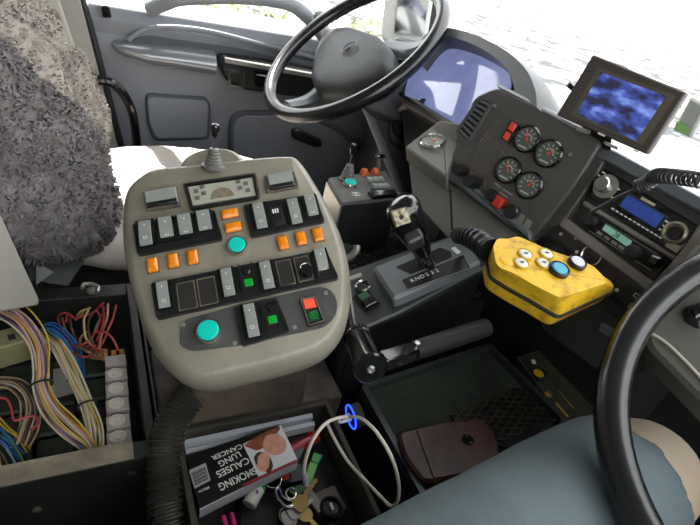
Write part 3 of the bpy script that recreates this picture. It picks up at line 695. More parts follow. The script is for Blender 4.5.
# ================================================================ TRAY CONTENTS
def pk_frame(z, S, G): 
    a = Z(*S, z); c_ = Z(*G, z); u = (c_-a); return Fr(a, u, V((0,0,1)).cross(u))
PKF = pk_frame(.578, (255,470), (219,485))
def pack(name, label, z0, z1, pxs, m_, cat='cigarette packet'):
    f = Fr((0,0,z1), (1,0,0), (0,1,0)); pts = [f.px(*p) for p in pxs]
    t = thing(name, label, cat, V((*[sum(p[i] for p in pts)/len(pts) for i in (0,1)], z0)))
    b = MB(); b.prism(f, rnd(pts, .002, 2), z0-z1, 0); b.build('carton', m_, t); return t, f
PKB = mat('pack_black', '17181a', .3)
pk, f = pack('cigarette_packet', 'black cigarette carton reading smoking causes lung cancer beside the keys', .573, .598, [(186,456),(281,424.5),(298,459.5),(200,509)], PKB)
f = Fr(f.o, f.u, f.v)
b = MB(); b.quad(f, [(243,444),(281,425),(297.3,459),(258.5,476.5)], 0, .0006); ph = b.build('photo_panel', mat('photo_white', 'd8dad8', .35), pk)
def blob(pxs, m_, h, name):
    b = MB(); pts = [tuple(p)[:2] for p in crom([V((*f.px(*p, h), 0)) for p in pxs], 5, True)]; b.prism(f, pts, 0, h); return b.build(name, m_, ph)
blob([(245,445),(256,437),(270,430),(280,427),(276,435),(268,444),(258,450),(250,448)], mat('photo_skin', '9c5d42', .5, col2='7c452f', vscale=120), .0009, 'printed_hand')
blob([(263,446),(266,436),(277,434),(286,441),(285,451),(275,455),(266,452)], mat('photo_skin2', 'e0ab90', .5, col2='cf8f74', vscale=150), .0011, 'printed_head')
blob([(255,455),(262,452),(270,456),(272,466),(268,472),(259,470),(255,463)], MATS['photo_skin2'], .0011, 'printed_head')
blob([(254,458),(257,453),(262,452),(258,457),(257,465)], mat('photo_hair', '3a2a24', .6), .0013, 'printed_hair')
blob([(270,458),(273,466),(269,473),(266,471),(269,466)], MATS['photo_hair'], .0013, 'printed_hair')
b = MB(); b.quad(f, [(258.5,476.5),(297,459),(298,461.5),(244,487),(242,484.5)], 0, .0008); b.build('red_strip', mat('strip_red', '8c3036', .5), pk)
# edge side of packet
z_ = .598
b = MB(); A0 = Z(298, 460.5, z_); A1 = Z(200, 509.5, z_); d = (A1-A0).normalized(); nrm = V((d.y, -d.x, 0)); nrm = nrm if nrm.y < 0 else -nrm
b.hull([A0+nrm*.0005, A1+nrm*.0005, A0+nrm*.0005+V((0,0,-.019)), A1+nrm*.0005+V((0,0,-.019)), A0+nrm*-.001, A1+nrm*-.001, A0+V((0,0,-.019)), A1+V((0,0,-.019))]); b.build('white_side', mat('pack_side', 'b9bcbf', .5), pk)
b = MB(); b.quad(f, [(189,470.5),(205.5,463),(210.5,480),(194.5,488.5)], 0, .0006); bc = b.build('barcode', mat('barcode_paper', 'a3a6a4', .5), pk)
b = MB(); c0, c1, c2, c3 = [f.px(*p, .0008) for p in [(191,473),(205,466.5),(208.5,479),(195,486)]]
for t, w in [(.05,.0012),(.17,.002),(.3,.001),(.42,.0018),(.55,.001),(.68,.002),(.8,.001),(.92,.0018)]: seg2(b, f, lerp2(c0, c3, t), lerp2(c1, c2, t), w*.8, .0005, .0008)
b.build('barcode_lines', PKB, bc)
def wtext(s, S, G, size):
    p = f.px(*S, .001); q = f.px(*G, .001); an = math.atan2(q[1]-p[1], q[0]-p[0]); L0 = math.hypot(q[0]-p[0], q[1]-p[1])
    cu = bpy.data.curves.new('m', 'FONT'); cu.body = s; cu.size = size; ob = bpy.data.objects.new('m', cu); COL.objects.link(ob); bpy.context.view_layer.update(); w = ob.dimensions.x; bpy.data.objects.remove(ob)
    text(s, f.mv((p[0]+q[0])/2, (p[1]+q[1])/2, .0006, an), size, WHT, pk, name='warning_text', sx=L0/w, bold=.0001)
wtext('SMOKING', (255.5,470), (219,487), .0145)
wtext('CAUSES', (248.5,459.5), (217,474.5), .0135)
wtext('LUNG', (240,453.5), (219,464), .012)
wtext('CANCER', (242,445.5), (212,458), .0095)
wtext('Micro', (209,487), (199,492), .005)
# second carton behind, showing white edges
c2, _ = pack('cigarette_carton', 'dark carton with two white edges lying behind the black packet', .54, .571, [(190,452),(300,428),(312,430),(300,458),(200,505)], PKB, 'carton')
b = MB(); b.quad(HZ(.592), [(184,440),(312,413),(313,417),(185,444.5)], -.012, 0); b.build('white_edge', mat('edge_white', 'b3b6bb', .5), c2)
b = MB(); b.quad(HZ(.588), [(185,449),(314,421),(315,425),(186,454)], -.014, 0); b.build('white_edge', MATS['edge_white'], c2)
# red lighter
p0, p1 = Z(284, 455, .566), Z(316, 436, .566)
lg = thing('red_lighter', 'red plastic lighter poking out from under the black packet', 'lighter', (p0+p1)/2-V((0,0,.009)))
b = MB(); b.tube([p0, p0.lerp(p1, .8)], .0085, 16); b.build('body', mat('red_lighter', 'a81d1d', .3, coat=.4), lg)
b = MB(); b.tube([p0.lerp(p1, .8), p1], .0095, 16); b.build('cap', mat('red_lighter2', 'c22b22', .35), lg)
# green packet
def slab(name, label, cat, pieces, z, th):
    t = thing(name, label, cat, Z(*pieces[0][1][0], z))
    for nm, pxs, m_ in pieces:
        b = MB(); b.quad(HZ(z), pxs, -th, 0, .0012, .0006); b.build(nm, m_, t)
    return t
slab('gum_packet', 'bright green packet between the cable and the red lighter', 'packet', [('wrapper', [(304,480),(310,461),(318,464),(311,484)], mat('green_wrap', '4f9a32', .35, col2='7cc04a', vscale=40)), ('wrapper_end', [(311,460),(314,452),(323,455),(318,464)], mat('green_wrap2', '2a9a3e', .3))], .566, .006)
slab('green_strip', 'dark green folded wrapper behind the key ring', 'wrapper', [('wrapper', [(289,489),(300,484),(306,486),(300,495),(291,494)], mat('green_dk', '2c5f24', .4))], .56, .004)
kf_ = slab('car_remote', 'black car key remote with a red button beside the black packet', 'remote', [('casing', [(276,474),(296,462),(307,470),(302,480),(284,484)], BLK), ('red_button', [(281,477),(287,474),(290,478),(284,481)], RED), ('grey_button', [(286,472),(291,470),(293,473),(288,475)], GREY)], .566, .010)
for ch, dz in zip(kf_.children, (0, .002, .002)):
    if dz:
        for v in ch.data.vertices: v.co.z += dz
# keys
ks = thing('key_ring', 'bunch of metal keys and carabiner on a steel ring in the tray', 'keys', Z(288, 500, .548))
def ringt(c, r, th, z, tilt=0):
    p = Z(*c, z); b = MB(); b.tube([p+V((r*cos(2*pi*k/24), r*sin(2*pi*k/24)*cos(tilt), r*sin(2*pi*k/24)*sin(tilt))) for k in range(24)], th, 8, True); return b
ringt((273,479), .0115, .0012, .575, .3).build('split_ring', CHROME, ks)
ringt((291,493.5), .0065, .0016, .578, .4).build('split_ring', CHROME, ks)
ringt((287,515), .010, .0010, .57, .2).build('split_ring', SILV, ks)
b = MB(); b.tube(crom([Z(x, y, z) for x, y, z in [(276,490,.574),(279,500,.574),(287,507,.574),(296,504,.573),(299,497,.573),(290,500,.572),(283,496,.573),(279,488,.574)]], 5, True), .0023, 8, True); b.build('carabiner', CHROME, ks)
def key(bow, tip, z, m_, dz=.0):
    a, c_ = Z(*bow, z), Z(*tip, z+dz); u = c_-a; L0 = u.length; fk = Fr(a, u, V((0,0,1)).cross(u)); b = MB()
    b.prism(fk, rnd([(-.010,-.009),(.006,-.010),(.012,-.004),(.012,.004),(.006,.010),(-.010,.009)], .006), 0, .0022)
    ed = [(.011, -.0032)]+[(.012+(L0-.014)*i/9, -.0032+(.0016 if i % 2 else 0)) for i in range(1, 10)]+[(L0, 0), (L0-.003, .0034), (.011, .0034)]
    b.prism(fk, ed, .0002, .002); b.build('key', m_, ks)
BRS = mat('brass_key', 'b8a064', .3, .8); NIK = mat('nickel_key', 'a9a6a0', .3, .85)
key((300,504), (317,479), .574, BRS, .004); key((295,512), (314,500), .570, NIK); key((289,518), (300,540), .568, NIK); key((304,514), (318,530), .566, BRS)
# lip balm tube
p0, p1 = Z(249, 505, .568), Z(260, 485, .572)
lb = thing('lip_balm', 'small white tube with green band and purple print on the dark pouch', 'tube', p0-V((0,0,.01)))
b = MB(); b.tube([p0, p0.lerp(p1, .82)], .0095, 18); b.build('body', mat('white_tube', 'cfd2c4', .4), lb)
b = MB(); b.tube([p0.lerp(p1, .82), p1], .0088, 18); b.build('green_cap', mat('green_capx', '4c8f3e', .4), lb)
b = MB(); b.tube([p0.lerp(p1, -.03), p0.lerp(p1, .02)], [.007, .0085], 18); b.build('tube_end', mat('tube_end', 'b5b8ad', .5), lb)
b = MB(); c = p0.lerp(p1, .6)+V((-.0, -.003, .0088)); b.ell(c, .0022, .0022, .001, 8, 4); c = p0.lerp(p1, .45)+V((.002, -.002, .0086)); b.ell(c, .0022, .0016, .001, 8, 4); b.build('purple_print', mat('purple_print', '8a4f9a', .5), lb)
# dark pouch
b = MB(); b.quad(HZ(.556), [(236,496),(255,489),(275,492),(282,510),(280,560),(238,560)], -.014, 0, .01, .005); o = b.build('dark_pouch', mat('pouch', '1c211d', .55, var=.4, vscale=40, bump=.4, bscale=60)); tag(o, 'dark green black pouch under the white tube and keys', 'pouch')
# pink clip
pc = thing('pink_clip', 'small bright pink forked clip at the bottom edge of the tray', 'clip', Z(230, 530, .55))
b = MB(); f = Fr(Z(230, 524, .572), (1, .03, 0), (0, 1, 0))
b.prism(f, rnd([(-.008,-.03),(.009,-.03),(.008,.014),(.0035,.015),(.0025,-.002),(-.0015,-.002),(-.002,.014),(-.0075,.014)], .001, 2), -.008, 0, ch=.001); b.build('clip_body', mat('pink', 'd0247e', .4), pc)
# black socket cap on grey block
cp = thing('adapter_block', 'square grey block carrying a round black socket at the tray corner', 'adapter', Z(328, 505, .54))
f = Fr(Z(328, 500, .562), (1, .1, 0), (-.1, 1, 0)); b = MB(); b.box(f, -.019, .02, -.02, .017, -.02, 0, r=.004, ch=.002); b.build('block', mat('grey_block', '6d665a', .6, var=.3, vscale=40), cp)
f = Fr(Z(331, 508, .566), (1,0,0), (0,1,0)); b = MB(); b.lathe(f, [(.0155, -.004), (.0155, .004), (.013, .006), (.011, .004), (.011, .0), (.0001, .0)], 28); b.build('socket', BLK, cp)
b = MB(); b.box(f, -.0018, .0018, -.005, .005, 0, .005, r=.0012); b.build('white_pin', WHT, cp)
b = MB(); f = Fr(Z(313, 498, .568), (1, .3, 0), (-.3, 1, 0)); b.box(f, -.006, .006, -.02, .016, -.006, 0, r=.003); tag(b.build('folded_receipt', mat('receipt', '9b958a', .7)), 'crumpled pale paper slip between the keys and grey block', 'paper')

# USB charger + cable in the gap
us = thing('usb_charger', 'phone charger plug glowing with a blue ring between the trays', 'charger', D(352, 420, .72))
a, c_ = D(338, 421, .715), D(360, 414, .725)
b = MB(); b.tube([a, a.lerp(c_, .55)], [.0045, .006], 14); b.build('plug', WHT, us)
b = MB(); b.tube([a.lerp(c_, .6), c_], .0165, 24); b.build('body', BLKM, us)
ax = (c_-a).normalized(); sd = ax.orthogonal().normalized(); s2 = ax.cross(sd)
p = a.lerp(c_, .58)
b = MB(); b.tube([p+(sd*cos(2*pi*k/28)+s2*sin(2*pi*k/28))*.0165 for k in range(28)], .0011, 6, True); b.build('blue_light_ring', mat('blue_led', '1030ff', .3, emit='1a3cff', es=3.5), us)
cw = mat('cable_white', 'cfcabc', .4)
cb = thing('charging_cable', 'white charging cable looping out of the tray into the gap', 'cable', D(390, 495, .66))
b = MB(); b.tube(crom([D(x, y, t) for x, y, t in [(342,419,.71),(349,417,.66),(360,418,.64),(372,427,.625),(382,440,.62),(391,456,.62),(397,474,.63),(399,490,.64),(397,502,.65),(391,506,.665),(382,498,.68),(366,481,.69),(350,464,.70),(340,449,.70),(331,432,.69),(328,425,.68)]], 6), .0022, 8)
b.build('cable', cw, cb)
b = MB(); b.tube(crom([D(x, y, t) for x, y, t in [(349,417,.66),(338,418,.65),(325,424,.64),(313,440,.64),(306,458,.65),(304,472,.665),(305,478,.67)]], 6), .0022, 8); b.build('cable', cw, cb)
b = MB(); b.tube([D(305, 473, .666), D(306.5, 486, .672)], .0035, 10); b.build('connector', mat('connector_grey', '9aa0a8', .4), cb)

# ================================================================ YELLOW REMOTE
YF = Fr(D(550, 275, .62), c2w(V((.92, .33, .2))), V((.1, 1, .15)))
n_ = V((-.12, -.18, .97)).normalized(); u_ = c2w(V((1, .36, 0))); u_ = (u_-n_*u_.dot(n_)).normalized(); YF = Fr(D(550, 275, .62), u_, n_.cross(u_))
yr = thing('pendant_controller', 'worn yellow rubber cased remote controller on a thick black cable', 'remote control', YF.P(0, 0, -.05))
YEL = mat('yellow_rubber', 'dcb022', .55, col2='94701a', vscale=55, bump=.35, bscale=120)
nt = YEL.node_tree; rp = [n for n in nt.nodes if n.type == 'VALTORGB'][0]; rp.color_ramp.elements[0].position = .30; rp.color_ramp.elements[1].position = .5
seam = [(489,262),(487,240),(494,234),(505,236.5),(517,232),(546,246),(577,256),(597,263),(609,277),(613,292),(558,316.5),(530,300),(510,289),(492,277)]
topo = [(496,263),(493,246),(498,238),(507,239),(518,236),(547,249),(576,259),(594,266),(604,278),(607,283),(560,298),(532,284),(514,273),(500,268)]
S = [V(YF.px(*p, -.030)) for p in [(490,275),(487,258),(493,250),(505,252),(518,250),(547,262),(578,272),(598,278),(609,284),(613,291),(558,316.5),(530,300),(510,289),(494,279)]]
T = [V(YF.px(*p, 0)) for p in topo]
n = len(S); S2 = rnd([tuple(p) for p in S], .006, 3); T2 = rnd([tuple(p) for p in T], .006, 3)
def mixp(A_, B_, t): return [(a[0]*(1-t)+b_[0]*t, a[1]*(1-t)+b_[1]*t) for a, b_ in zip(A_, B_)]
b = MB(); b.loft([[YF.P(*p, -.0285) for p in S2], [YF.P(*p, -.022) for p in mixp(S2, T2, .10)], [YF.P(*p, -.006) for p in mixp(S2, T2, .75)], [YF.P(*p, 0) for p in T2], [YF.P(*p, .001) for p in inset(T2, .006)]]); b.build('upper_shell', YEL, yr, angle=50)
b = MB(); b.loft([[YF.P(*p, -.053) for p in shrink(S2, .93)], [YF.P(*p, -.050) for p in shrink(S2, .975)], [YF.P(*p, -.0335) for p in S2]]); b.build('lower_shell', YEL, yr, angle=50)
so = inset(S2, -.0018)
b = MB(); b.loft([[YF.P(*p, h) for p in q] for q, h in [(inset(S2, .002), -.0345), (so, -.0335), (so, -.0295), (inset(S2, .002), -.0285)]]); b.build('rubber_seam', BLKM, yr)
def ybut(x, y, r, ring, capm, hh=.004):
    f = YF.at(x, y, .001); b = MB(); b.lathe(f, [(r*1.18, -.001), (r*1.18, hh*.8), (r*1.0, hh), (r*.95, hh*.6)], 24); s = b.build('button_ring', ring, yr)
    b = MB(); b.lathe(f, [(r*.95, 0), (r*.95, hh*.75), (r*.8, hh), (.0001, hh*1.1)], 24); b.build('button_cap', capm, s); return f
WB = mat('white_button', 'd8d6cc', .4, var=.1, vscale=80)
for x, y in [(525,255),(546,254.5),(521,264),(543,264)]:
    f = ybut(x, y, .0078, mat('worn_ring', 'b59a2a', .5), WB, .003)
    b = MB(); b.box(f.mv(0, 0, .0033, .4), -.003, .003, -.0006, .0006, 0, .0005); b.box(f.mv(0, 0, .0033, 2), -.002, .002, -.0006, .0006, 0, .0005); b.build('symbol', PKB, yr)
ybut(558, 271, .0105, BLK, mat('blue_button', '2f92ad', .35, emit='2f92ad', es=.05), .006)
ybut(576, 264, .0095, BLK, mat('white_button2', 'c3c6cf', .4), .006)
b = MB(); f = YF.at(507, 261, .0005); b.ell(f.o, .010, .008, .002, fr=f); b.build('worn_button', mat('yellow_patch', 'd8a81a', .5), yr)
gl = crom([YF.W(490, 250, -.018), D(478, 240, .66), D(466, 236, .69), D(458, 236, .71)], 12)
b = MB(); b.tube(gl, [.0135-.004*i/len(gl)+(.0018 if i % 4 < 2 else -.001) for i in range(len(gl))], 16); b.build('cable_gland', BLK, yr, angle=20)
b = MB(); b.tube(crom([D(460, 236, .705), D(454, 235, .75), D(458, 236, .80), D(470, 245, .9)]), .006, 10); b.build('cable', BLKM, yr)
# hidden support
b = MB(); b.tube([YF.P(.0, .03, -.04), YF.P(.0, .03, -.04)+V((.17, .05, -.03))], .016, 12); b.build('holder_post', BLKM, yr)

# ================================================================ DASHBOARD
dsh = thing('dashboard', 'dark grey centre dashboard with round gauges, vent and knobs', 'dashboard', (.75, .5, .2))
def perp(u, v): return Fr(V((0,0,0)), u, v)
GG = Fr(D(520, 160, .86), (.3, -1, 0), (.325, .0, 1))
gp_ = [(466,117),(474,97),(497,87),(550,112),(603,141),(575,185),(530,243),(492,212),(446,178),(450,160)]
pts = rnd([GG.px(*p) for p in gp_], .012)
b = MB(); b.prism(GG, pts, -.16, 0, ch=.003); gpan = b.build('gauge_panel', DASH, dsh)
# lower smooth lip of the panel
b = MB(); b.quad(GG, [(446,178),(449,166),(470,184),(500,208),(531,232),(530,243),(492,214)], 0, .012, .006, .004); b.build('lower_lip', DASHT, gpan)
# reflective top edge
b = MB(); b.hull([GG.W(*p, h) for p, h in [((497,87),.0),((603,141),.0),((497,87),-.12),((603,141),-.12)]]+[GG.W(*p, h)+V((0,0,.006)) for p, h in [((497,87),-.01),((603,141),-.01),((497,87),-.12),((603,141),-.12)]]); b.build('top_edge', DASHT, gpan, bevel=.003)
def gauge(fr, r, parent, seed, ring=BLKG, face='545c55'):
    b = MB(); b.lathe(fr, [(r*1.12, -.002), (r*1.12, .004), (r*1.0, .007), (r*.93, .0012)], 36); s = b.build('gauge', ring, parent)
    b = MB(); b.lathe(fr, [(r*.95, -.001), (r*.95, .0025), (.0001, .0026)], 36); b.build('dial_face', mat('dial_'+face, face, .35), s)
    b = MB(); rg = random.Random(seed)
    for i in range(9):
        a = -.6+ (pi+1.2)*i/8; g = fr.mv(cos(a)*r*.68, sin(a)*r*.68, .0026, a); b.box(g, -r*.12, r*.12, -r*.035, r*.035, 0, .0005)
    b.box(fr, -r*.4, r*.4, -r*.72, -r*.6, .0026, .0031)
    for i in range(5): 
        a = .2+pi*.7*i/4; g = fr.mv(cos(a)*r*.38, sin(a)*r*.38, .0026); b.box(g, -r*.07, r*.07, -r*.07, r*.07, 0, .0005)
    b.build('tick_marks', mat('tick', 'b9beb2', .5), s)
    a = rg.uniform(.8, 2.4); b = MB(); b.box(fr.mv(0, 0, .0031, a), -r*.15, r*.6, -r*.04, r*.04, 0, .0006); b.lathe(fr, [(r*.1, .003), (r*.1, .0042)], 12); b.build('needle', mat('needle_red', 'd8553a', .4), s)
for i, (x, y) in enumerate([(527.5,139.5),(549,154),(508.5,170.5),(529.5,185.5)]): gauge(GG.at(x, y, .001), .0198, gpan, i)
# blank panels & red rocker
for q in ([(504,113),(524,123),(507,150),(484,136)], [(482,138),(504,151),(492,170),(470,156)]):
    b = MB(); b.frame(GG, [GG.px(*p, .001) for p in q], .0012, 0, .0015); b.build('panel_outline', DUST, gpan)
b = MB(); b.quad(GG, [(511,120.5),(519.5,125.5),(509.5,144.5),(501,138)], 0, .004, .001); rk = b.build('red_rocker', BLKG, gpan)
b = MB(); b.quad(GG, [(511.5,121.5),(516.5,124.5),(512,132),(507,129)], .003, .008, .001, .001); b.quad(GG, [(506.2,130.5),(511,133.5),(506.5,141),(501.8,137.5)], .003, .006, .001, .001); b.build('red_cap', mat('red_rocker', 'c04030', .4, emit='ff3020', es=.06), rk)
for x, y in [(495,106), (570,155)]:
    b = MB(); b.lathe(GG.at(x, y, .0), [(.003, 0), (.0025, .002), (.0001, .002)], 10); b.build('screw', SILV, gpan)
# vent
VP = [(482,98.5),(491,102.5),(467,141),(458.5,132)]
b = MB(); b.prism(GG, rnd([GG.px(*p, .002) for p in VP], .004), 0, .002); vt = b.build('air_vent', BLKM, gpan)
b = MB(); b.frame(GG, rnd([GG.px(*p, .005) for p in [(480,95),(494,101),(467,145),(455,132)]], .006), .004, 0, .006); b.build('vent_frame', DASH, vt)
b = MB(); p0, p1, p2, p3 = [GG.px(*p, .004) for p in VP]
for i in range(8): t = (i+.5)/8; seg2(b, GG, lerp2(p0, p3, t), lerp2(p1, p2, t), .0035, .001, .006)
b.build('slats', DASHT, vt)
# knobs
def knob(fr, r, l, parent, m_=BLK, ring=None):
    b = MB(); b.lathe(fr, [(r, 0), (r, l*.85), (r*.85, l), (.0001, l)], 20); k = b.build('knob', m_, parent)
    if ring:
        b = MB(); b.lathe(fr, [(ring, 0), (ring, .0015), (ring*.86, .0015), (ring*.86, 0)], 28); b.build('dial_ring', DUST, k)
knob(GG.at(464, 171, .002), .0095, .024, gpan, ring=.016); knob(GG.at(476, 183, .002), .011, .028, gpan, ring=.019)
knob(GG.at(494, 196, .002), .0095, .018, gpan); knob(GG.at(514, 212.5, .002), .0115, .016, gpan, m_=BLKG)
b = MB(); f = GG.at(500.5, 203, .002, .0); b.box(f, -.008, .008, -.009, .009, 0, .014, ch=.002); b.build('red_push_switch', RED, gpan)
b = MB(); b.quad(GG, [(519,212),(525,216),(519,229),(513,225)], 0, .003, .001); b.quad(GG, [(527,218),(532,222),(526,236),(520,231)], 0, .003, .001); b.build('bright_levers', SILV, gpan)
b = MB()
for a_, c__ in [((495,183),(501,188)),((503,189),(512,195)),((499,192),(508,198))]: seg2(b, GG, GG.px(*a_), GG.px(*c__), .0025, 0, .0006)
b.build('print_lines', mat('print_grey', '8d8a80', .6), gpan)
# left end of the centre dash
ED = Fr(D(430, 165, .98), (.15, -1, 0), (.30, 0, 1))
b = MB(); b.quad(ED, [(407,152),(441,120),(462,124),(452,165),(449,180),(531,243),(545,262),(500,262),(447,238),(412,200)], -.14, 0, .008, .003); ec = b.build('end_panel', DASHL, dsh)
TFc = Fr(D(433, 143, .955), (.15, -1, .02), (1, .15, .42))
b = MB(); b.quad(TFc, [(405,146),(440,119),(462,126),(456,152),(447,177)], -.03, 0, .006, .003); tf = b.build('end_panel_top', mat('dash_grey_top', '6f6c67', .5, var=.1, vscale=10), dsh)
gauge(TFc.at(433, 142.5, .001), .0215, tf, 9, ring=CHROME, face='7c8078')
b = MB(); seg2(b, ED, ED.px(450,190,.001), ED.px(452,230,.001), .0035, 0, .001); b.build('shut_line', BLKM, ec)
# lower dark body to the floor
b = MB(); b.hull([V(p) for p in [(.73,.80,.2),(1.1,.80,.2),(.73,.80,.70),(1.1,.85,.86),(.80,.26,.2),(1.1,.26,.2),(.80,.26,.84),(1.1,.26,.93),(.74,.3,.78),(.74,.3,.2)]]); b.hull([V(p) for p in [(.86,-.5,.55),(1.1,-.5,.3),(1.1,-.5,.93),(.86,-.5,.86),(.86,.26,.55),(1.1,.26,.3),(1.1,.26,.93),(.86,.26,.86)]]); b.build('lower_body', BLKM, dsh)
b = MB(); b.hull([V(p) for p in [(.79,1.46,.2),(1.12,1.46,.2),(.88,1.46,.86),(1.12,1.46,.93),(.74,.80,.2),(.80,.80,.86),(1.12,.80,.2),(1.12,.8,.93)]]); b.build('far_body', DASH, dsh, bevel=.01)
# dash top shelf
b = MB(); b.hull([V(p) for p in [(.80,1.46,.90),(.72,.95,.92),(.76,.0,.95),(.80,-.55,.95),(1.1,-.55,.965),(1.1,1.46,.965),(.80,1.46,.94),(.76,.95,.95),(.80,-.55,.98)]]); b.build('top_shelf', mat('shelf_grey', '868b8e', .55), dsh, bevel=.01)
# radio surround
RF = Fr(D(640, 215, .79), (.04, -1, 0), (.32, 0, 1))
outer = [(597,147),(608,146),(700,196),(745,222),(720,300),(668,312),(600,276),(536,241),(541,222),(577,173)]
b = MB(); b.prism(RF, rnd([RF.px(*p) for p in outer], .015), -.16, -.012); rs = b.build('radio_surround', DASH, dsh)
def strip(pxs, h, m_, nm, r=.003): 
    b = MB(); b.quad(RF, pxs, -.013, h, r, .002); return b.build(nm, m_, rs)
strip([(597,147),(612,149),(700,196),(745,222),(735,236),(700,212),(606,161),(596,158)], .006, DASHT, 'top_rail', .006)
strip([(594,153),(604,161),(598,172),(567,217),(557,225),(543,230),(537,235),(543,218),(577,173)], .004, DASH, 'left_rail')
strip([(565,217),(653,282),(647,291),(558,225)], .004, DASHL, 'bottom_rail')
strip([(699,224),(735,240),(690,285),(645,298),(652,283),(674,259)], .003, DASHL, 'right_rail')
strip([(584,200),(676,256),(673,260),(581,204)], .002, DASHL, 'divider')
# lower control panel below the radios
b = MB(); b.quad(RF, [(557,226),(647,292),(655,302),(630,350),(596,372),(540,330),(534,240)], -.16, -.012, .01, .004); lc = b.build('lower_controls', mat('lower_dark', '1e1f20', .4), dsh)
b = MB(); b.quad(RF, [(608,296),(632,309),(624,321),(600,308)], -.013, -.008, .003, .001); b.quad(RF, [(636,290),(648,297),(640,309),(629,301)], -.013, -.008, .003, .001); b.build('key_pad', BLK, lc)
b = MB(); b.frame(RF.at(632, 307, -.008), [(-.004,-.004),(.004,-.004),(.004,.004),(-.004,.004)], .001, 0, .0008); b.build('symbol', WHT, lc)
b = MB(); b.frame(RF.at(637, 296, -.008), [(-.004,-.003),(.004,-.003),(.004,.003),(-.004,.003)], .001, 0, .0008); b.build('symbol', WHT, lc)
for x, y in [(617,290),(561,234),(576,238),(577,252)]:
    b = MB(); b.lathe(RF.at(x, y, -.0118), [(.0028, 0), (.0028, .0012)], 8); b.build('symbol', WHT, lc)
knob(RF.at(562, 252, -.012), .008, .03, lc); b = MB(); f = RF.at(591, 256, -.008); b.tube([f.P(.0145*cos(2*pi*k/24), .0145*sin(2*pi*k/24), 0) for k in range(24)], .0018, 8, True); b.build('chrome_ring', CHROME, lc)
b = MB(); b.quad(RF, [(600,322),(614,330),(640,345),(632,352),(596,332)], -.012, .006, .004, .003); b.build('lower_rail', DASH, lc)

# ---- radios
cr = thing('car_radio', 'black car stereo with blue display and silver volume knob', 'radio', RF.P(*RF.px(640, 215), -.02))
b = MB(); b.quad(RF, [(604,168),(699,226),(678,256),(587,196)], -.02, .002, .004, .002); b.build('faceplate', BLKG, cr)
b = MB(); b.quad(RF, [(626,190.5),(668,216.5),(657,230.5),(616,206)], 0, .0045, .003, .001); b.build('display_frame', BLK, cr)
b = MB(); b.quad(RF, [(628,194.5),(664.5,216),(655,228),(619.5,205.5)], .003, .005, .001); b.build('display', mat('blue_display', '33457e', .3, emit='3355c0', es=.18, var=.35, vscale=90), cr)
f = RF.at(606, 186.5, .003)
b = MB(); b.lathe(f, [(.0175, -.001), (.0175, .002), (.0145, .003)], 32); b.build('knob_ring', SILV, cr)
b = MB(); b.lathe(f, [(.0115, 0), (.0115, .014), (.010, .016), (.0001, .0155)], 32); b.build('volume_knob', CHROME, cr)
b = MB(); f = RF.at(675, 233, .002); b.lathe(f, [(.0155, -.001), (.015, .003), (.012, .005), (.010, .003), (.0001, .003)], 30); bc_ = b.build('button_cluster', mat('cluster_silver', '8b8473', .35, .6), cr)
b = MB(); b.lathe(RF.at(675, 233, .0052), [(.009, 0), (.0085, .002), (.003, .0015), (.0001, .0015)], 24); b.build('centre_key', BLK, bc_)
b = MB(); b.quad(RF, [(668,240),(680,246),(686,242),(676,254),(664,246)], 0, .004, .002, .001); b.build('silver_corner', SILV, cr)
b = MB()
for i in range(12): x = 613+i*4.3; y = 209+i*2.6; b.box(RF.at(x, y, .002), -.0022, .0022, -.001, .001, 0, .0008)
for x, y in [(666.5,221.5),(665,226.5),(659.5,229),(611.5,197),(618,189),(600,176),(604,173)]: b.box(RF.at(x, y, .002), -.003, .003, -.0011, .0011, 0, .0012)
b.build('printed_keys', WHT, cr)
b = MB(); b.quad(RF, [(642,196.5),(655.5,204),(654,206.5),(640.5,199)], .002, .0032); b.build('maker_plate', mat('plate_cream', 'b5b09a', .5), cr)
tr = thing('two_way_radio', 'slim two-way radio with pale green display under the car stereo', 'radio', RF.P(*RF.px(625, 240), -.03))
b = MB(); b.quad(RF, [(588,211),(672,261),(654,281),(576,231)], -.02, -.004, .003, .002); b.build('faceplate', BLK, tr)
b = MB(); b.quad(RF, [(592,213.5),(662,256),(650,268),(586,226)], -.005, .004, .003, .002); b.build('front_block', BLK, tr)
b = MB(); b.quad(RF, [(605.5,224),(632,241),(628,247.5),(602,229.5)], .003, .005, .001); b.build('display', mat('green_display', '86b0a0', .3, emit='7fb8a4', es=.2), tr)
p = RF.px(613, 233, .005); q = RF.px(620, 237.5, .005)
text('28', RF.mv((p[0]+q[0])/2, (p[1]+q[1])/2, .005, math.atan2(q[1]-p[1], q[0]-p[0])*0), .0095, PKB, tr, name='display_digits')
f = RF.at(592.5, 221.5, .004); b = MB(); b.lathe(f, [(.008, 0), (.007, .012), (.0001, .0125)], 20); b.build('knob', BLKM, tr)
f = RF.at(635, 253, .003); b = MB(); b.lathe(f, [(.010, 0), (.0095, .012), (.007, .014), (.0001, .0145)], 24); b.build('knob', BLKM, tr)
for x, y in [(600,233.5),(607,238),(614.5,243),(621.5,247.5)]: b = MB(); b.box(RF.at(x, y, .004), -.0045, .0045, -.002, .002, 0, .0015, r=.001); b.build('push_key', SILV, tr)
b = MB(); b.quad(RF, [(651,254),(661,258),(655,267),(645,262)], 0, .012, .002, .002); b.build('microphone_clip', BLKG, tr)
b = MB(); seg2(b, RF, RF.px(588,230,0), RF.px(650,270,0), .0008, -.004, -.0028); b.build('edge_line', SILV, tr)

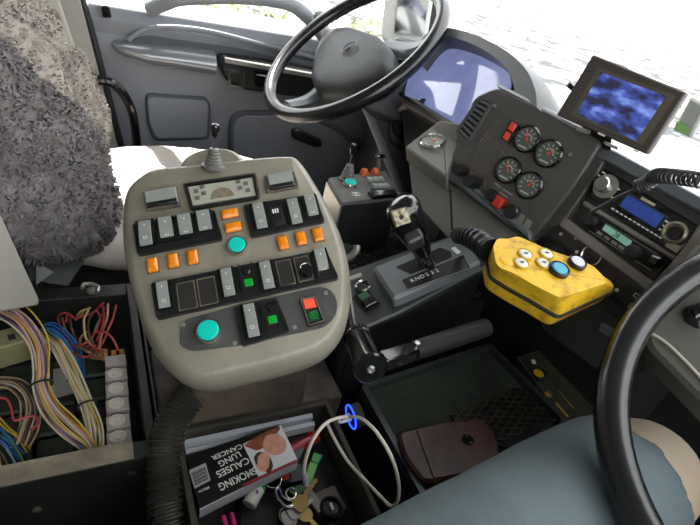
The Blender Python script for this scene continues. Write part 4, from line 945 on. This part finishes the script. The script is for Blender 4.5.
# curly cord
cc = thing('microphone_cord', 'black coiled microphone cord lying across the top of the radio surround', 'cord', D(650, 195, .72))
ax = crom([D(x, y, t) for x, y, t in [(637,187,.735),(648,183,.73),(656,176,.72),(668,176,.70),(685,178,.68),(705,181,.66),(740,184,.64)]], 40)
hel = []; turns = 21
for i in range(len(ax)*3-3):
    t = i/3; j = int(t); p = ax[j].lerp(ax[min(j+1, len(ax)-1)], t-j); d = (ax[min(j+1, len(ax)-1)]-ax[max(j-1, 0)]).normalized(); s1 = d.cross(V((0,0,1))).normalized(); s2 = s1.cross(d)
    a = 2*pi*turns*i/(len(ax)*3); hel.append(p+(s1*cos(a)+s2*sin(a))*.0075)
b = MB(); b.tube(hel, .0019, 6); b.build('coil', mat('cord_black', '2b2b2c', .35), cc, angle=80)
b = MB(); b.tube(crom([hel[0], D(634, 190, .74), D(620, 196, .755), D(604, 205, .77), D(590, 213, .78), D(583, 219, .79)]), .0024, 8); b.build('straight_lead', MATS['cord_black'], cc)

# ---- instrument cluster (far driver)
KF = Fr(D(462, 78, 1.12), (-.12, -1, 0), (.55, 0, 1))
ic = thing('instrument_cluster', 'arched grey hood over a glossy instrument screen with painted bluish reflection', 'instrument cluster', D(470, 110, 1.15))
arch = [(410,50),(422,30),(440,22),(472,28),(504,43),(530,64),(543,88),(546,112)]
ins = [(414,58),(428,40),(440,34),(465,40),(490,53),(506,68),(512,84),(512,92)]
ao = crom([V((*KF.px(*p, .05), 0)) for p in arch], 6); ai = crom([V((*KF.px(*p, .05), 0)) for p in ins], 6)
b = MB(); rings = []
for o_, i_ in zip(ao, ai):
    rings.append([KF.P(o_.x, o_.y, -.06), KF.P(o_.x, o_.y, .02), KF.P(o_.x*.7+i_.x*.3, o_.y*.7+i_.y*.3, .045), KF.P(i_.x, i_.y, .045), KF.P(i_.x, i_.y, -.02), KF.P(i_.x, i_.y, -.06)])
b.loft(rings); b.build('hood', mat('hood_grey', '5d5f5f', .45, bump=.2, bscale=600), ic)
scr = [(404,96),(414,60),(430,42),(446,40),(480,52),(510,72),(512,88),(502,104),(466,128),(440,118)]
b = MB(); b.prism(KF, rnd([KF.px(*p, 0) for p in scr], .02), -.06, -.002); b.build('face', mat('cluster_face', '3c4050', .4), ic)
b = MB(); b.prism(KF, rnd([KF.px(*p, 0) for p in scr], .02), -.002, .002); b.build('screen_glass', mat('cluster_glass_reflection', '8c96c4', .06, emit='98a4e0', es=.3, var=.45, vscale=10, coat=1), ic)  # reflection of outside put into the glass as bluish colour and glow
b = MB(); b.quad(KF, [(398,92),(414,98),(470,132),(462,142),(440,126),(402,104)], -.05, .03, .006, .005); b.build('lower_lip', DASH, ic)
b = MB(); b.quad(KF, [(400,104),(412,88),(470,132),(455,150),(432,150),(404,150)], -.1, -.02, .006, .005); b.build('lower_cowl', BLKM, ic)
# small corner vent
CV = Fr(D(402, 48, 1.35), (.3, -1, 0), (.3, 0, 1))
b = MB(); b.quad(CV, [(388,42),(396,35),(416,40),(424,45),(414,64),(396,66),(390,60)], -.2, 0, .015, .008); cv = b.build('corner_vent', mat('vent_grey', '787c7f', .5), dsh)
b = MB(); b.quad(CV, [(391,44),(400,41),(407,47),(401,62),(395,60)], 0, .004, .006); b.build('grille', BLKM, cv)
b = MB()
for i in range(5): seg2(b, CV, CV.px(391+i*1.6, 45+i*3.4, .006), CV.px(404+i*.4, 44+i*3.8, .006), .0045, .003, .008)
b.build('slats', mat('vent_slat', '9fa3a4', .45), cv)

# ---- monitor
MF = Fr(D(622, 104, .80), (.187, -1, 0), (.13, 0, 1))
mo = thing('dash_monitor', 'flat camera monitor tilted on the dash top against the windscreen', 'monitor', D(600, 140, .82))
mp = [MF.px(*p, 0) for p in [(592.5,54),(686.5,92.5),(646.5,154.5),(556,115)]]
b = MB(); b.prism(MF, rnd(mp, .003), -.011, 0, ch=.002); b.build('case', mat('monitor_case', '47423d', .45), mo)
b = MB(); b.quad(MF, [(598,67),(676,96),(642,145),(571,115)], -.001, .0008); b.build('inner_bezel', mat('monitor_bezel', '5c5747', .5), mo)
# screen: dim picture with bluish reflections
SM = bpy.data.materials.new('monitor_screen'); SM.use_nodes = True; nt = SM.node_tree; N = nt.nodes; K = nt.links; bs = N['Principled BSDF']
tc = N.new('ShaderNodeTexCoord'); mp_ = N.new('ShaderNodeMapping'); mp_.inputs['Rotation'].default_value = (0, 0, .6); mp_.inputs['Scale'].default_value = (1, 1, 2.2)
nz = N.new('ShaderNodeTexNoise'); nz.inputs['Scale'].default_value = 26; nz.inputs['Detail'].default_value = 5
rp = N.new('ShaderNodeValToRGB'); e = rp.color_ramp.elements; e[0].position = .42; e[0].color = (*lin('2c2c46'), 1); e[1].position = .66; e[1].color = (*lin('88a0e8'), 1); q = e.new(.53); q.color = (*lin('4658ac'), 1)
K.new(tc.outputs['Object'], mp_.inputs[0]); K.new(mp_.outputs[0], nz.inputs['Vector']); K.new(nz.outputs['Fac'], rp.inputs[0]); K.new(rp.outputs[0], bs.inputs['Base Color']); K.new(rp.outputs[0], bs.inputs['Emission Color']); bs.inputs['Emission Strength'].default_value = .35; bs.inputs['Roughness'].default_value = .12
b = MB(); b.quad(MF, [(601,72),(666,96),(636,141),(576,114)], 0, .0015); b.build('screen', SM, mo)
b = MB()
for x, y, w in [(601.5,134.5,.0055),(636,151,.004)]: b.box(MF.at(x, y, .001, 0), -w, w, -.0012, .0012, 0, .0006)
b.build('maker_print', WHT, mo)
b = MB(); b.hull([MF.W(*p, h) for p in [(583,124),(612,136)] for h in (-.04, -.012)]+[MF.W(*p, h)+V((.02,0,-.03)) for p in [(583,124),(612,136)] for h in (-.05, -.02)]); b.build('stand', BLK, mo)
for q in ([(577,126),(588,130),(587,134),(576,130)], [(604,141),(618,147),(617,150),(604,144)]):
    b = MB(); b.quad(MF, q, -.01, .0, .001); b.build('silver_bracket', SILV, mo)
b = MB(); b.tube([MF.W(573, 84, -.01), MF.W(569, 88, -.01)], .006, 12); b.build('side_knob', BLK, mo)
# toll tag on screen
TF = Fr(D(690, 118, .95), (.2, -1, 0), (-.35, 0, 1))
tt = thing('toll_tag', 'small grey electronic tag with green patch by the windscreen', 'tag', D(685, 130, .95))
b = MB(); b.quad(TF, [(690,97),(706,106),(690,139),(672,130)], -.015, 0, .004, .003); b.build('case', mat('tag_grey', '8d918e', .5), tt)
b = MB(); b.quad(TF, [(677,121),(690,127),(687,136),(673,130)], 0, .001, .002); b.build('green_patch', mat('tag_green', '6f9a58', .5), tt)
# ---- near driver's dash, right edge
NF = Fr(D(690, 340, .66), (.05, -1, -.1), (.75, 0, .65))
b = MB(); b.quad(NF, [(648,300),(700,240),(800,270),(800,460),(740,440),(646,345)], -.05, 0, .01, .005); nd = b.build('driver_side_moulding', mat('dash_lower', '55544d', .6, var=.1, vscale=10), dsh)
b = MB(); b.tube(crom([NF.W(*p, .002) for p in [(648,332),(665,342),(690,366),(720,400),(745,430)]]), .0018, 8); b.build('piping', mat('piping', 'b0ab9a', .5), nd)
b = MB(); b.quad(NF, [(684,306),(705,300),(712,316),(700,326),(686,318)], 0, .01, .004, .004); s = b.build('switch_housing', BLK, nd)
b = MB(); b.quad(NF, [(690,309),(702,304),(706,313),(695,318)], .009, .013, .003, .002); b.build('switch', BLKG, nd)

# ================================================================ STEERING WHEELS
def wheel(c, R_, th, r, label, name_cat, spokes=(), hubpx=None, psi=0):
    n0 = V((-sin(th)*cos(psi), sin(th)*sin(psi), cos(th))); u = V((0,-1,0)); f = Fr(c, u, n0.cross(u))
    t = thing('steering_wheel', label, 'steering wheel', V((c[0], c[1], c[2]-.05)))
    b = MB(); b.tube([f.P(R_*cos(2*pi*k/96), R_*sin(2*pi*k/96)) for k in range(96)], r, 18, True); b.build('rim', WHEEL, t, angle=80)
    return t, f
sw, WF = wheel((.564, 1.128, .972), .225, .746, .0165, 'black steering wheel of the far left seat', '', psi=.03)
hp = [(326,31),(350,28),(380,38),(396,54),(397,76),(385,86),(350,96),(318,93),(311,82),(315,55)]
base_ = [WF.px(*p, -.03) for p in hp]; base_ = rnd(base_, .02)
b = MB(); b.loft([[WF.P(*p, h) for p in shrink(base_, d)] for d, h in [(.7, -.09), (.96, -.06), (1, -.04), (.96, -.022), (.8, -.009), (.5, -.004), (.2, -.002)]]); hub = b.build('hub_pad', HUB, sw, angle=70)
f = WF.at(349, 47.5, .002); b = MB(); b.tube([f.P(.019*cos(2*pi*k/32), .019*sin(2*pi*k/32)) for k in range(32)], .0016, 6, True); b.box(f, -.0008, .0008, -.012, .003, -.003, .001); b.build('round_emblem', mat('emblem_dark', '2a2c2e', .3), hub)
def spoke(a_px, c_px, w0, w1, h0, h1):
    a = WF.px(*a_px, h0); c_ = WF.px(*c_px, h1); d = V((c_[0]-a[0], c_[1]-a[1])).normalized(); n = V((-d.y, d.x)); b = MB()
    rings = []
    for k in range(7):
        t = k/6; p = lerp2(a, c_, t); w = w0+(w1-w0)*t; h = h0+(h1-h0)*t-.012*sin(pi*t)
        rings.append([WF.P(p[0]+n.x*w*q, p[1]+n.y*w*q, h+z) for q, z in ((-1,-.008),(-.6,.004),(0,.008),(.6,.004),(1,-.008),(0,-.014))])
    b.loft(rings); b.build('spoke', mat('spoke_grey', '6b6f72', .35, .3), sw)
spoke((325,84), (286,103), .03, .02, -.045, -.004); spoke((336,38), (318,14), .03, .02, -.04, -.004)
spoke((385,45), (432,40), .03, .02, -.05, -.006)
spoke((380,80), (402,78), .03, .02, -.05, -.006)
# column
sc_ = thing('steering_column', 'dark steering column shroud with stalk below the far wheel', 'steering column', (.72, 1.05, .2))
top_c = WF.P(0, -.02, -.07)
def cpts(z, t, pxs): return [D(x, y, t) for x, y in pxs]
b = MB()
b.hull([WF.P(x, y, -.07) for x, y in [(-.07,-.07),(.08,-.07),(.08,.06),(-.07,.06)]]+[D(x, y, t) for x, y in [(375,118),(420,86),(436,110),(430,135)] for t in (1.28, 1.42)]); b.build('upper_shroud', mat('shroud_grey', '3b3e41', .5), sc_, bevel=.008)
b = MB(); b.hull([D(x, y, t) for x, y in [(368,108),(425,100),(438,130),(412,150),(425,195),(402,192)] for t in (1.30, 1.5)]); b.build('lower_shroud', mat('shroud_dark', '25272a', .5), sc_, bevel=.008)
b = MB(); b.tube([D(366, 106, 1.30), D(380, 140, 1.28), D(402, 192, 1.28)], .012, 10); b.build('edge_roll', DOOR, sc_)
b = MB(); b.lathe(Fr(D(405, 128, 1.26), c2w(V((1, .2, 0))), c2w(V((.2, -1, .1)))), [(.038, -.06), (.037, 0), (.033, .006), (.028, .0), (.0001, -.002)], 28); b.build('lock_cap', BLKM, sc_)
b = MB(); b.tube(crom([D(392, 114, 1.28), D(402, 108, 1.25), D(412, 104, 1.2), D(421, 105, 1.17)]), [.007]*8+[.009]*8+[.009]*9, 12); st = b.build('indicator_stalk', SILV, sc_)
b = MB(); b.tube([D(417, 105, 1.17), D(423, 104.5, 1.15)], .013, 14); b.build('stalk_knob', BLKG, st)
b = MB(); b.ell(D(381, 156, 1.265), .016, .008, .006); b.build('latch', CHROME, sc_)

nw, NW = wheel((.583, .011, .968), .225, .662, .0168, 'large black steering wheel in the near right foreground', '')
b = MB(); b.lathe(Fr(NW.P(0, 0, -.06), NW.u, NW.v), [(.05, 0), (.062, .015), (.06, .04), (.04, .05), (.0001, .052)], 32); b.build('hub_pad', HUB, nw)
for a in (pi*.0+.15, -.75):
    b = MB(); d = V((cos(a), sin(a))); b.tube([NW.P(d.x*q, d.y*q, h) for q, h in [(.04,-.035),(.12,-.03),(.22,0)]], [.02,.014,.012], 10); b.build('spoke', MATS['spoke_grey'], nw)

# ================================================================ LEFT SEAT
st = thing('passenger_seat', 'left seat wrapped in curly grey sheepskin', 'seat', (.1, 1.15, .2))
b = MB(); b.box(HZ(.2), -.1, .45, .9, 1.26, 0, .31, ch=.02); b.build('seat_base', BLKM, st)
b = MB()
b.ell((.22, 1.09, .57), .33, .23, .05, 32, 14); b.ell((.2, 1.27, .585), .26, .06, .05); b.ell((.22, .90, .575), .28, .06, .045)
o = b.build('cushion', mat('seat_fabric', 'b9b2aa', .9, var=.12, vscale=20, bump=.4, bscale=150), st); remesh(o, .012, .012, .05, smooth=6)
WOOL = mat('sheepskin', 'b5ada3', .95, col2='988f86', vscale=25, bump=1.0, bscale=260)
def woolpart(name, els, disp=.02, m_=WOOL, vox=.008):
    b = MB()
    for (x, y, t, rx, ry, rz) in els: b.ell(D(x, y, t), rx, ry, rz, 24, 14)
    o = b.build(name, m_, st); remesh(o, vox, .008, .02, 1, smooth=4)
    rg = random.Random(len(els)+7); f_ = MB(); E_ = [(D(x, y, t), rx, ry, rz) for (x, y, t, rx, ry, rz) in els]; k = 0
    area = [rx*rz+ry*rz for _, rx, ry, rz in E_]; tot = sum(area)
    for (c, rx, ry, rz), a_ in zip(E_, area):
        for _ in range(int(30000*a_/tot)):
            n = V((rg.gauss(0,1), rg.gauss(0,1), rg.gauss(0,1))).normalized(); p = c+V((n.x*rx, n.y*ry, n.z*rz)); nn = V((n.x/rx, n.y/ry, n.z/rz)).normalized()
            if nn.dot(CAM-p) < -.1: continue
            if any(((p.x-q.x)/a)**2+((p.y-q.y)/b_)**2+((p.z-q.z)/d)**2 < .93 for q, a, b_, d in E_ if q is not c): continue
            tn = nn.orthogonal().normalized(); ang = noise.noise(p*22)*7+rg.uniform(-.7, .7); tn = tn*cos(ang)+nn.cross(tn)*sin(ang); sd = tn.cross(nn)*.0016
            L = rg.uniform(.009, .016); q1 = p+nn*L*.55+tn*L*.35; q2 = p+nn*L*.55+tn*L*1.0
            f_.add([p-sd-nn*.004, p+sd-nn*.004, q1+sd, q1-sd, q2], [[0,1,2,3],[3,2,4]])
    q = f_.build(name.replace('cover', 'fleece'), m_, st); q['kind'] = 'stuff'; return o
woolpart('backrest_cover', [(-35,30,1.12,.12,.16,.16),(-5,75,1.14,.11,.14,.14),(25,108,1.16,.08,.12,.12),(62,118,1.2,.055,.10,.11),(74,92,1.22,.04,.1,.08),(84,120,1.22,.045,.1,.07),(76,140,1.2,.055,.1,.07),(40,50,1.2,.04,.1,.09),(-70,-20,1.1,.14,.16,.16),(30,130,1.16,.10,.14,.12)])
woolpart('bolster_cover', [(0,150,.98,.12,.10,.13),(40,165,.98,.10,.09,.12),(70,205,.98,.075,.08,.09),(38,215,.97,.11,.09,.07),(84,218,.99,.045,.06,.06),(5,205,.96,.12,.09,.09),(-30,120,.98,.1,.1,.14)], m_=mat('sheepskin_shaded', '85817f', .95, col2='65615f', vscale=45, bump=1.0, bscale=260))  # same fleece as the backrest, its weaker light put into a darker colour
# plastic sheet under the bolster
ps = thing('plastic_sheet', 'crumpled black plastic hanging below the sheepskin bolster', 'sheet', D(70, 290, 1.05))
b = MB(); b.hull([D(x, y, t) for x, y, t in [(22,250,.98),(80,255,.98),(84,262,.98),(68,286,.97),(30,280,.97),(40,250,1.06),(75,270,1.06)]]); b.build('sheet', mat('black_sheet', '2a2f30', .35), ps)
b = MB(); b.hull([D(x, y, t) for x, y, t in [(36,262,.95),(54,272,.95),(36,285,.95),(37,270,.97)]]); b.build('flap', mat('sheet_flap', '3b4341', .4), ps)
lt_ = thing('latch_bracket', 'small silver latch bracket on the rear edge of the wiring box', 'latch', A(92, 291, 2, .60))
b = MB(); b.tube(crom([Z(x, y, .615) for x, y in [(82,288),(84,284),(92,284),(98,287),(97,292)]]), .003, 8); b.build('loop', SILV, lt_)
b = MB(); b.lathe(Fr(Z(92, 292, .605), (1,0,0), (0,1,0)), [(.008, 0), (.008, .005), (.004, .008), (.0001, .008)], 12); b.build('pivot', SILV, lt_)
sp = thing('side_shield', 'flat beige grey plastic shield standing at the left edge', 'panel', D(15, 300, .86))
b = MB(); b.hull([D(x, y, t) for x, y in [(-60,150),(0,214),(39,300),(38,305),(-60,322)] for t in (.86, .868)]); b.build('shield', mat('shield_plastic', '97938a', .6, var=.08, vscale=8), sp, bevel=.002)
dk = thing('seat_plinth', 'dark plinth under the left seat behind the wiring box', 'plinth', (.1, .84, .2))
b = MB(); b.box(HZ(0), -.6, .34, .77, .83, .2, .45); b.build('plinth', BLKM, dk)

# ================================================================ PERSON (thigh and knee of the driver) and seat
rsn = thing('driver_chair', 'dark seat cushion under the driver at the lower right', 'seat', (.0, -.02, .2))
b = MB(); b.box(HZ(.2), -.45, .05, -.33, .22, 0, .37, r=.05, ch=.02); b.build('cushion', mat('seat_dark', '2b2d2f', .85), rsn)
pe = thing('person', 'seated person in grey blue shorts, only thigh and bare knee in view', 'person', (0, 0, .2))
SK = mat('skin', 'b3a48e', .55, var=.06, vscale=30)
hipL, kneeL, ankL = V((-.14, .06, .69)), V((.55, .14, .75)), V((.58, .12, .30))
hipR, kneeR, ankR = V((-.14, -.16, .69)), V((.44, -.24, .72)), V((.48, -.24, .30))
b = MB()
for h, k, a in ((hipL, kneeL, ankL), (hipR, kneeR, ankR)):
    b.tube(crom([h, h.lerp(k, .5), h.lerp(k, .9), k+V((.015, 0, -.01)), k.lerp(a, .25)+V((-.01,0,0)), k.lerp(a, .6), a], 6), [.088-.026*min(1, i/18) if i < 20 else max(.036, .060-(i-20)*.0015) for i in range(37)], 20)
    b.ell(k+V((.02, 0, -.01)), .078, .07, .07)
    b.ell(a+V((.07, 0, -.06)), .13, .045, .035)
b.ell((-.18, -.05, .71), .15, .19, .12)
o = b.build('body', SK, pe); remesh(o, .010, smooth=6)
def shorts():
    b = MB()
    for h, k, e in ((hipL, kneeL, .97), (hipR, kneeR, .93)):
        b.tube(crom([h, h.lerp(k, .4), h.lerp(k, .75), h.lerp(k, e)], 6), [.096-.012*i/18 for i in range(19)], 24)
    b.ell((-.18, -.05, .71), .165, .20, .13)
    o = b.build('shorts', mat('shorts_cloth', '5b686c', .9, var=.15, vscale=14, bump=.3, bscale=500), pe); remesh(o, .009, .006, .09, 2, smooth=3); return o
shorts()

# ================================================================ LIGHT
sc = bpy.context.scene
w = bpy.data.worlds.new('world'); sc.world = w; w.use_nodes = True
bg = w.node_tree.nodes['Background']; bg.inputs[0].default_value = (.96, .98, 1, 1); bg.inputs[1].default_value = 2.95
su = bpy.data.lights.new('sun', 'SUN'); su.energy = 14; su.angle = .01; su.color = (1, .95, .88)
so_ = bpy.data.objects.new('sun', su); COL.objects.link(so_)
dirv = V((.0, -1, -1.0)); dirv = V((-.10, -1, -1.42)); so_.rotation_euler = dirv.to_track_quat('-Z', 'Y').to_euler()
vs = sc.view_settings; vs.view_transform = 'Standard'; vs.look = 'None'; vs.gamma = 1; vs.exposure = .55
